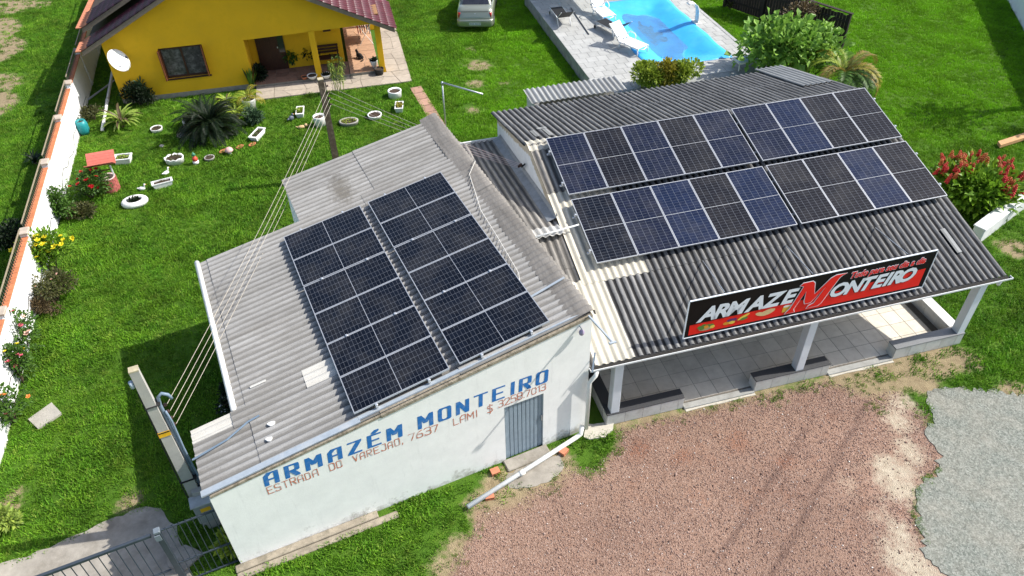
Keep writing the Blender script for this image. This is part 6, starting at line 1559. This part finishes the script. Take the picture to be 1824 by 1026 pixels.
t = figure(152, 238, .2, 'turquoise_planter', 'turquoise barrel planter against the white garden wall', 'planter'); MB().lathe([(.16,0),(.21,.18),(.21,.40),(.17,.55),(.14,.55),(.13,.45)], 16).obj('pot', mat('turquoise_glaze', (.02,.24,.26), .4), t, True); MB().lathe([(.135,.46),(.135,.48)], 12).obj('soil', SOIL, t)
t = figure(456, 211, 0, 'ball_ornament', 'white ball ornament right of the grey green shrub', 'garden ornament'); MB().ball((0,0,.12), .10).obj('ball', WFIG, t, True); MB().lathe([(.06,0),(.05,.04)], 10).obj('foot', POTG, t)
t = figure(331, 228, 0, 'angel_ornament', 'small white statuette left of the cycad', 'garden ornament'); MB().lathe([(.09,0),(.08,.06),(.05,.20),(.06,.27),(.001,.3)], 12).obj('robe', WFIG, t, True); MB().ball((0,0,.33), .05).obj('head', WFIG, t, True)
for (px, py, s_, lab) in ((324,244,.17,'rounded grey brown rock at the cycad left edge'),(289,262,.10,'small dark stone on the lawn left of the gnome')):
    b = MB(); b.ball((0,0,s_*.4), s_, s_*.8, s_*.6, 9, 6); r = random.Random(px); b.v = [(x*(1+r.uniform(-.12,.12)), y*(1+r.uniform(-.12,.12)), z*(1+r.uniform(-.1,.1))) for x, y, z in b.v]; o = b.obj('rock', POTG, None, True, loc=at(px, py)); tag(o, lab, 'rock')
# porch furniture: bench, drying rack with laundry, cat
Hm = Mh
t = thing('porch_bench', 'dark wooden bench against the porch back wall', 'bench', tuple(Hm @ Vector((8.15,.95,.15))), RH)
for k in range(4): MB().box(-.55, .55, -.22+k*.11, -.13+k*.11, .40, .43).obj('seat_slat', WOOD_DK, t)
for k in range(3): MB().box(-.55, .55, .20, .225, .52+k*.13, .61+k*.13).obj('back_slat', WOOD_DK, t)
for s_ in (-1, 1):
    for y in (-.20, .18): MB().box(s_*.5-.025, s_*.5+.025, y-.025, y+.025, 0, .40 if y < 0 else .88).obj('leg', WOOD_DK, t)
    MB().box(s_*.5-.03, s_*.5+.03, -.24, .22, .60, .63).obj('armrest', WOOD_DK, t)
t = thing('drying_rack', 'white folding rack with hanging laundry on the side porch', 'drying rack', tuple(Hm @ Vector((9.95,3.3,.15))), RH)
for k in range(7): MB().tube([(-.30+k*.1,-.6,.92),(-.30+k*.1,.6,.92)], .008, 5).obj('rod', WHITE_PAINT, t)
for y in (-.6, .6):
    MB().tube([(-.32,y,.92),(.32,y,.92)], .012, 6).obj('frame_bar', WHITE_PAINT, t)
    MB().tube([(-.30,y,.0),(.28,y,.92)], .012, 6).obj('leg', WHITE_PAINT, t); MB().tube([(.30,y,.0),(-.28,y,.92)], .012, 6).obj('leg', WHITE_PAINT, t)
cloths = [('red',(.55,.04,.06)),('pink',(.60,.18,.22)),('white',(.75,.75,.74)),('maroon',(.22,.02,.03)),('pale_blue',(.35,.50,.60)),('dark',(.05,.045,.06))]
for k, (n_, c_) in enumerate(cloths):
    x = -.28+k*.1; b = MB(); vs = []
    for i in range(7):
        for j, z in enumerate((.925, .80, .62, .42)): vs.append((x+.02*math.sin(i*1.9+k)*(j > 0), -.5+i*.16, z))
    b.add(vs, [(i*4+j, i*4+j+1, i*4+j+5, i*4+j+4) for i in range(6) for j in range(3)]); o = b.obj('garment', mat('cloth_'+n_, c_, .9, .1, 12), t, True); mo = o.modifiers.new('thick', 'SOLIDIFY'); mo.thickness = .006
cb_ = Hm @ Vector((9.55,1.35,.15)); t = thing('cat', 'dark cat sitting on the sunlit side porch paving', 'cat', tuple(cb_), 2.4)
b = MB(); b.ball((0,0,.13), .17, .09, .12, 12, 8); b.ball((.13,0,.16), .08, .075, .12, 10, 7); b.tube([(.12,0,.2),(.18,0,.28)], [.06,.05], 8); b.ball((.20,0,.31), .06, .055, .05, 10, 7)
for s_ in (-1, 1):
    b.tube([(.20,s_*.035,.34),(.20,s_*.042,.39)], [.02,.004], 5); b.tube([(.15,s_*.04,.14),(.17,s_*.045,.0)], [.03,.022], 6); b.ball((-.06,s_*.07,.07), .09, .045, .07); b.tube([(-.02,s_*.08,.02),(.06,s_*.08,.015)], [.02,.018], 6)
b.tube([(-.16,0,.08),(-.26,.05,.03),(-.30,.14,.03),(-.26,.22,.03)], [.025,.022,.02,.012], 6); b.obj('body', mat('dark_fur', (.02,.018,.017), .9), t, True)
# ================================================================== GRASS AND LOOSE STONES
def rect(M, x0, x1, y0, y1): return np.array([(M @ Vector(p)).xy[:] for p in ((x0,y0,0),(x1,y0,0),(x1,y1,0),(x0,y1,0))])
MB_ = Matrix.Translation(BW0) @ Matrix.Rotation(bang, 4, 'Z')
MRW = Matrix.Translation(rw0) @ Matrix.Rotation(math.atan2(rd.y, rd.x), 4, 'Z')
BLOCK = [rect(ML,-.05,8.05,-.02,1.7), rect(ML,.85,8.05,1.7,9.1), rect(ML,-.15,3.3,-.36,0), rect(MS,-1.2,10.45,-.26,10.1), rect(MS,1.8,5.0,10.1,11.3), rect(Mh,-.05,5.2,0,11), rect(Mh,5.1,11.5,-1.15,11), rect(MD,-.02,DX1+.02,DY0,DY1),
         poly_px(ASPHALT_PX, .03), poly_px(DRIVE_PX, .02), rect(MB_, S0, S1, -.03, .16), rect(MRW, 0, 6, -.2, .2), poly_px([(905,842),(950,822),(1000,806),(1004,832),(985,850),(940,868),(905,868)]), poly_px([(1042,757),(1094,750),(1092,764),(1050,782)]),
         np.array([(p.x, p.y) for p in (pa+Vector((-.24,.06,0)), pa+Vector((.24,.0,0)), pb+Vector((.24,0,0)), pb+Vector((-.24,.06,0)))])]
rs7 = np.random.RandomState(17)
def scatter(n, box, margin_px=260):
    P = np.c_[rs7.uniform(box[0], box[1], n), rs7.uniform(box[2], box[3], n)]
    X = np.c_[P, np.zeros(n)]-np.array([0, 0, CAM_H])
    z = X@np.array(fw); px = 912+FOC*(X@np.array(rt))/z; py = 513-FOC*(X@np.array(up))/z
    ok = (px > -margin_px) & (px < 1824+margin_px) & (py > -120) & (py < 1200)
    return P[ok]
def fbm(P, s, seed):
    """cheap smooth value noise"""
    r = np.random.RandomState(seed); g = r.rand(64, 64); q = P*s; i = np.floor(q).astype(int); f = q-i; f = f*f*(3-2*f)
    a = g[i[:,0] % 64, i[:,1] % 64]; b = g[(i[:,0]+1) % 64, i[:,1] % 64]; c = g[i[:,0] % 64, (i[:,1]+1) % 64]; d = g[(i[:,0]+1) % 64, (i[:,1]+1) % 64]
    return (a*(1-f[:,0])+b*f[:,0])*(1-f[:,1])+(c*(1-f[:,0])+d*f[:,0])*f[:,1]
P = scatter(260000, (-27, 29, 6.5, 44))
keep = np.ones(len(P), bool)
for q in BLOCK: keep &= poly_sd(P, q) < .02
P = P[keep]
g_, d_, s_, _t = zones(P); nz = fbm(P, 1.7, 3)*.6+fbm(P, 5.1, 4)*.4
wob = (nz-.5)*.9
prob = np.ones(len(P))
prob *= np.clip((-(g_+wob*.55)+.04)/.14, .0, 1)
prob *= np.clip((-(d_+wob*.9)+.12)/.6, .16, 1)
prob *= .55+.45*np.clip(fbm(P, .45, 9)*1.6, 0, 1)
keep = rs7.rand(len(P)) < prob
# tufts that push through gravel and soil near the buildings
tuft = (~keep) & (d_ > -.1) & (d_ < .6) & (fbm(P, 1.3, 21) > .66) & (P[:,1] < 20) & (rs7.rand(len(P)) < .28)
tuft |= (np.abs(g_) < .25) & (fbm(P, 1.1, 22) > .56) & (rs7.rand(len(P)) < .25)
keep |= tuft
P = P[keep]; g_ = g_[keep]; d_ = d_[keep]; tuft = tuft[keep]
scl = (.75+.6*fbm(P, .8, 5))*rs7.uniform(.7, 1.25, len(P))*np.where(tuft, .6, 1.0)
edge = poly_px(ASPHALT_PX, .0); es = poly_sd(P, edge)
def point_object(name, P, scl, sources, kind_label, z=0.0):
    me = bpy.data.meshes.new(name); me.from_pydata(np.c_[P, np.full(len(P), z)].tolist(), [], [])
    a = me.attributes.new('scl', 'FLOAT', 'POINT'); a.data.foreach_set('value', scl.astype(np.float32))
    a = me.attributes.new('rotz', 'FLOAT', 'POINT'); a.data.foreach_set('value', rs7.uniform(0, 6.283, len(P)).astype(np.float32))
    o = bpy.data.objects.new(name, me); C.objects.link(o); o['kind'] = 'stuff'; o['label'] = kind_label
    ng = bpy.data.node_groups.new(name+'_nodes', 'GeometryNodeTree')
    ng.interface.new_socket('Geometry', in_out='INPUT', socket_type='NodeSocketGeometry'); ng.interface.new_socket('Geometry', in_out='OUTPUT', socket_type='NodeSocketGeometry')
    N = ng.nodes; gi = N.new('NodeGroupInput'); go = N.new('NodeGroupOutput'); ip = N.new('GeometryNodeInstanceOnPoints'); jg = N.new('GeometryNodeJoinGeometry')
    for s in sources:
        oi = N.new('GeometryNodeObjectInfo'); oi.inputs['Object'].default_value = s; oi.inputs['As Instance'].default_value = True
        ng.links.new(oi.outputs['Geometry'], jg.inputs[0])
    ip.inputs['Pick Instance'].default_value = True
    na = N.new('GeometryNodeInputNamedAttribute'); na.data_type = 'FLOAT'; na.inputs['Name'].default_value = 'scl'
    nr = N.new('GeometryNodeInputNamedAttribute'); nr.data_type = 'FLOAT'; nr.inputs['Name'].default_value = 'rotz'
    cx = N.new('ShaderNodeCombineXYZ')
    L = ng.links.new
    L(gi.outputs[0], ip.inputs['Points']); L(jg.outputs[0], ip.inputs['Instance']); L(na.outputs['Attribute'], ip.inputs['Scale']); L(nr.outputs['Attribute'], cx.inputs['Z']); L(cx.outputs[0], ip.inputs['Rotation']); L(ip.outputs[0], go.inputs[0])
    m = o.modifiers.new('scatter', 'NODES'); m.node_group = ng
    return o
def grass_mat():
    s = NT('grass_blade'); p = s.pos(); oi = s.n('ShaderNodeObjectInfo').outputs['Random']; ri = s.n('ShaderNodeNewGeometry').outputs['Random Per Island']
    big = s.noise(p, .28, 5, .6); mid = s.noise(p, 1.5, 5, .7)
    c = s.ramp(oi, [(0, (.060,.165,.013)), (.5, (.108,.27,.017)), (.85, (.165,.35,.022)), (1, (.27,.37,.06))])
    c = s.mix(s.ramp(mid, [(.40, 0.0), (.75, .65)]), c, (.19,.325,.02))
    c = s.mix(s.ramp(big, [(.45, 0.0), (.75, .5)]), c, (.075,.22,.014))
    c = s.mix(s.ramp(s.noise(s.mapping(p, (1,1,1), (9,4,0)), 2.6, 5, .7), [(.62, 0.0), (.8, .6)]), c, (.26,.30,.08))
    xyz = s.n('ShaderNodeSeparateXYZ'); s.l(p, xyz.inputs[0])
    back = s.math('MULTIPLY', s.smooth(xyz.outputs[1], 21.0, 27.0), s.smooth(xyz.outputs[0], -6.0, 2.0))      # the fresher lawn behind the store
    c = s.mix(s.math('MULTIPLY', back, .7), c, (.19,.43,.008))
    c = s.mix(1.0, c, s.ramp(s.noise(s.mapping(p, (1,1,1), (3,8,0)), .75, 5, .65), [(.34, .62), (.66, 1.2)]), 'MULTIPLY')
    c = s.mix(1.0, c, s.ramp(ri, [(0, .5), (1, 1.4)]), 'MULTIPLY')
    s.col(c); s.set(.6, .2)
    tr = s.n('ShaderNodeBsdfTranslucent'); s.l(c, tr.inputs[0]); ms = s.n('ShaderNodeMixShader'); ms.inputs[0].default_value = .3
    s.l(s.b.outputs[0], ms.inputs[1]); s.l(tr.outputs[0], ms.inputs[2]); s.l(ms.outputs[0], s.out.inputs[0]); return s.m
GRASS = grass_mat()
srcs = []
for v in range(3):
    r = random.Random(200+v); b = MB()
    for k in range(20):
        a = r.uniform(0, 6.283); q = Vector((math.cos(a), math.sin(a), 0))*(.12*r.random()**.6); h = r.uniform(.035, .085); ln = Vector((r.gauss(0,.5), r.gauss(0,.5), 0))*h; w = r.uniform(.006, .011)
        t2 = r.uniform(0, 3.14); sv = Vector((math.cos(t2), math.sin(t2), 0))*w
        b.add([q-sv, q+sv, q+ln*.45+Vector((0,0,h*.65))+sv*.8, q+ln*.45+Vector((0,0,h*.65))-sv*.8, q+ln+Vector((0,0,h*.9))], [(0,1,2,3),(3,2,4)])
    srcs.append(bpy.data.objects.new('grass_tuft', b.data('grass_tuft', GRASS)))
point_object('grass', P, scl, srcs, 'short green lawn grass around the buildings')
# crushed stone
PEB = NT('pebble'); oi = PEB.n('ShaderNodeObjectInfo').outputs['Random']
PEB.col(PEB.ramp(oi, [(0, (.13,.082,.066)), (.3, (.25,.155,.12)), (.7, (.32,.21,.165)), (.97, (.40,.29,.24)), (1, (.60,.56,.52))])); PEB.set(.85, .25)
ps = []
for v in range(3):
    r = random.Random(300+v); b = MB(); b.ball((0,0,.006), .020, .016, .011, 6, 4); b.v = [(x*(1+r.uniform(-.3,.3)), y*(1+r.uniform(-.3,.3)), z*(1+r.uniform(-.2,.3))) for x, y, z in b.v]; ps.append(bpy.data.objects.new('pebble', b.data('pebble', PEB.m)))
Q = scatter(110000, (-5, 13, 4.5, 15), 100); gq2, dq, sq, tq = zones(Q); nzq = fbm(Q, 1.7, 3)
ok = (gq2+(nzq-.5)*.5 > -.05) & (poly_sd(Q, edge) < .0) & (rs7.rand(len(Q)) < np.clip(1-(sq+.1)*3, .1, 1))
for q in BLOCK[:4]+BLOCK[12:14]: ok &= poly_sd(Q, q) < 0
Q = Q[ok]; point_object('gravel_stones', Q, rs7.uniform(.35, .9, len(Q))*np.where(rs7.rand(len(Q)) < .03, 1.7, 1), ps, 'reddish crushed stone on the forecourt')
# moss along the broken asphalt edge
r = random.Random(41); mz = []
ed = [at(*q) for q in ASPHALT_PX[:17]]
for a_, b_ in zip(ed, ed[1:]):
    for k in range(int((b_-a_).length*150)):
        q = a_.lerp(b_, r.random()); mz.append((q.x+r.gauss(0,.05)-.03, q.y+r.gauss(0,.05)))
mz = np.array(mz); mz = mz[(fbm(mz, 1.6, 31) > .52) & (rs7.rand(len(mz)) < .22)]
point_object('verge_grass', mz, rs7.uniform(.25, .6, len(mz)), srcs, 'mossy tufts along the broken asphalt edge', .01)
# paper scraps and pale chips on the gravel
r = random.Random(77)
WCH = mat('pale_chip', (.75,.74,.70), .8)
chips = MB()
for k in range(26):
    q = at(r.uniform(1090,1640), r.uniform(700,1020)); s2 = r.uniform(.008,.02); a = r.uniform(0,3)
    chips.add([(q.x+s2*math.cos(a), q.y+s2*math.sin(a), .02), (q.x-s2*math.sin(a), q.y+s2*math.cos(a), .024), (q.x-s2*math.cos(a), q.y-s2*math.sin(a), .02), (q.x+s2*math.sin(a), q.y-s2*math.cos(a), .03), (q.x, q.y, .0)], [(0,1,2,3),(0,4,1),(1,4,2),(2,4,3),(3,4,0)])
o = chips.obj('pale_stone_chips', WCH); o['kind'] = 'stuff'; o['label'] = 'scattered pale chips on the red gravel'
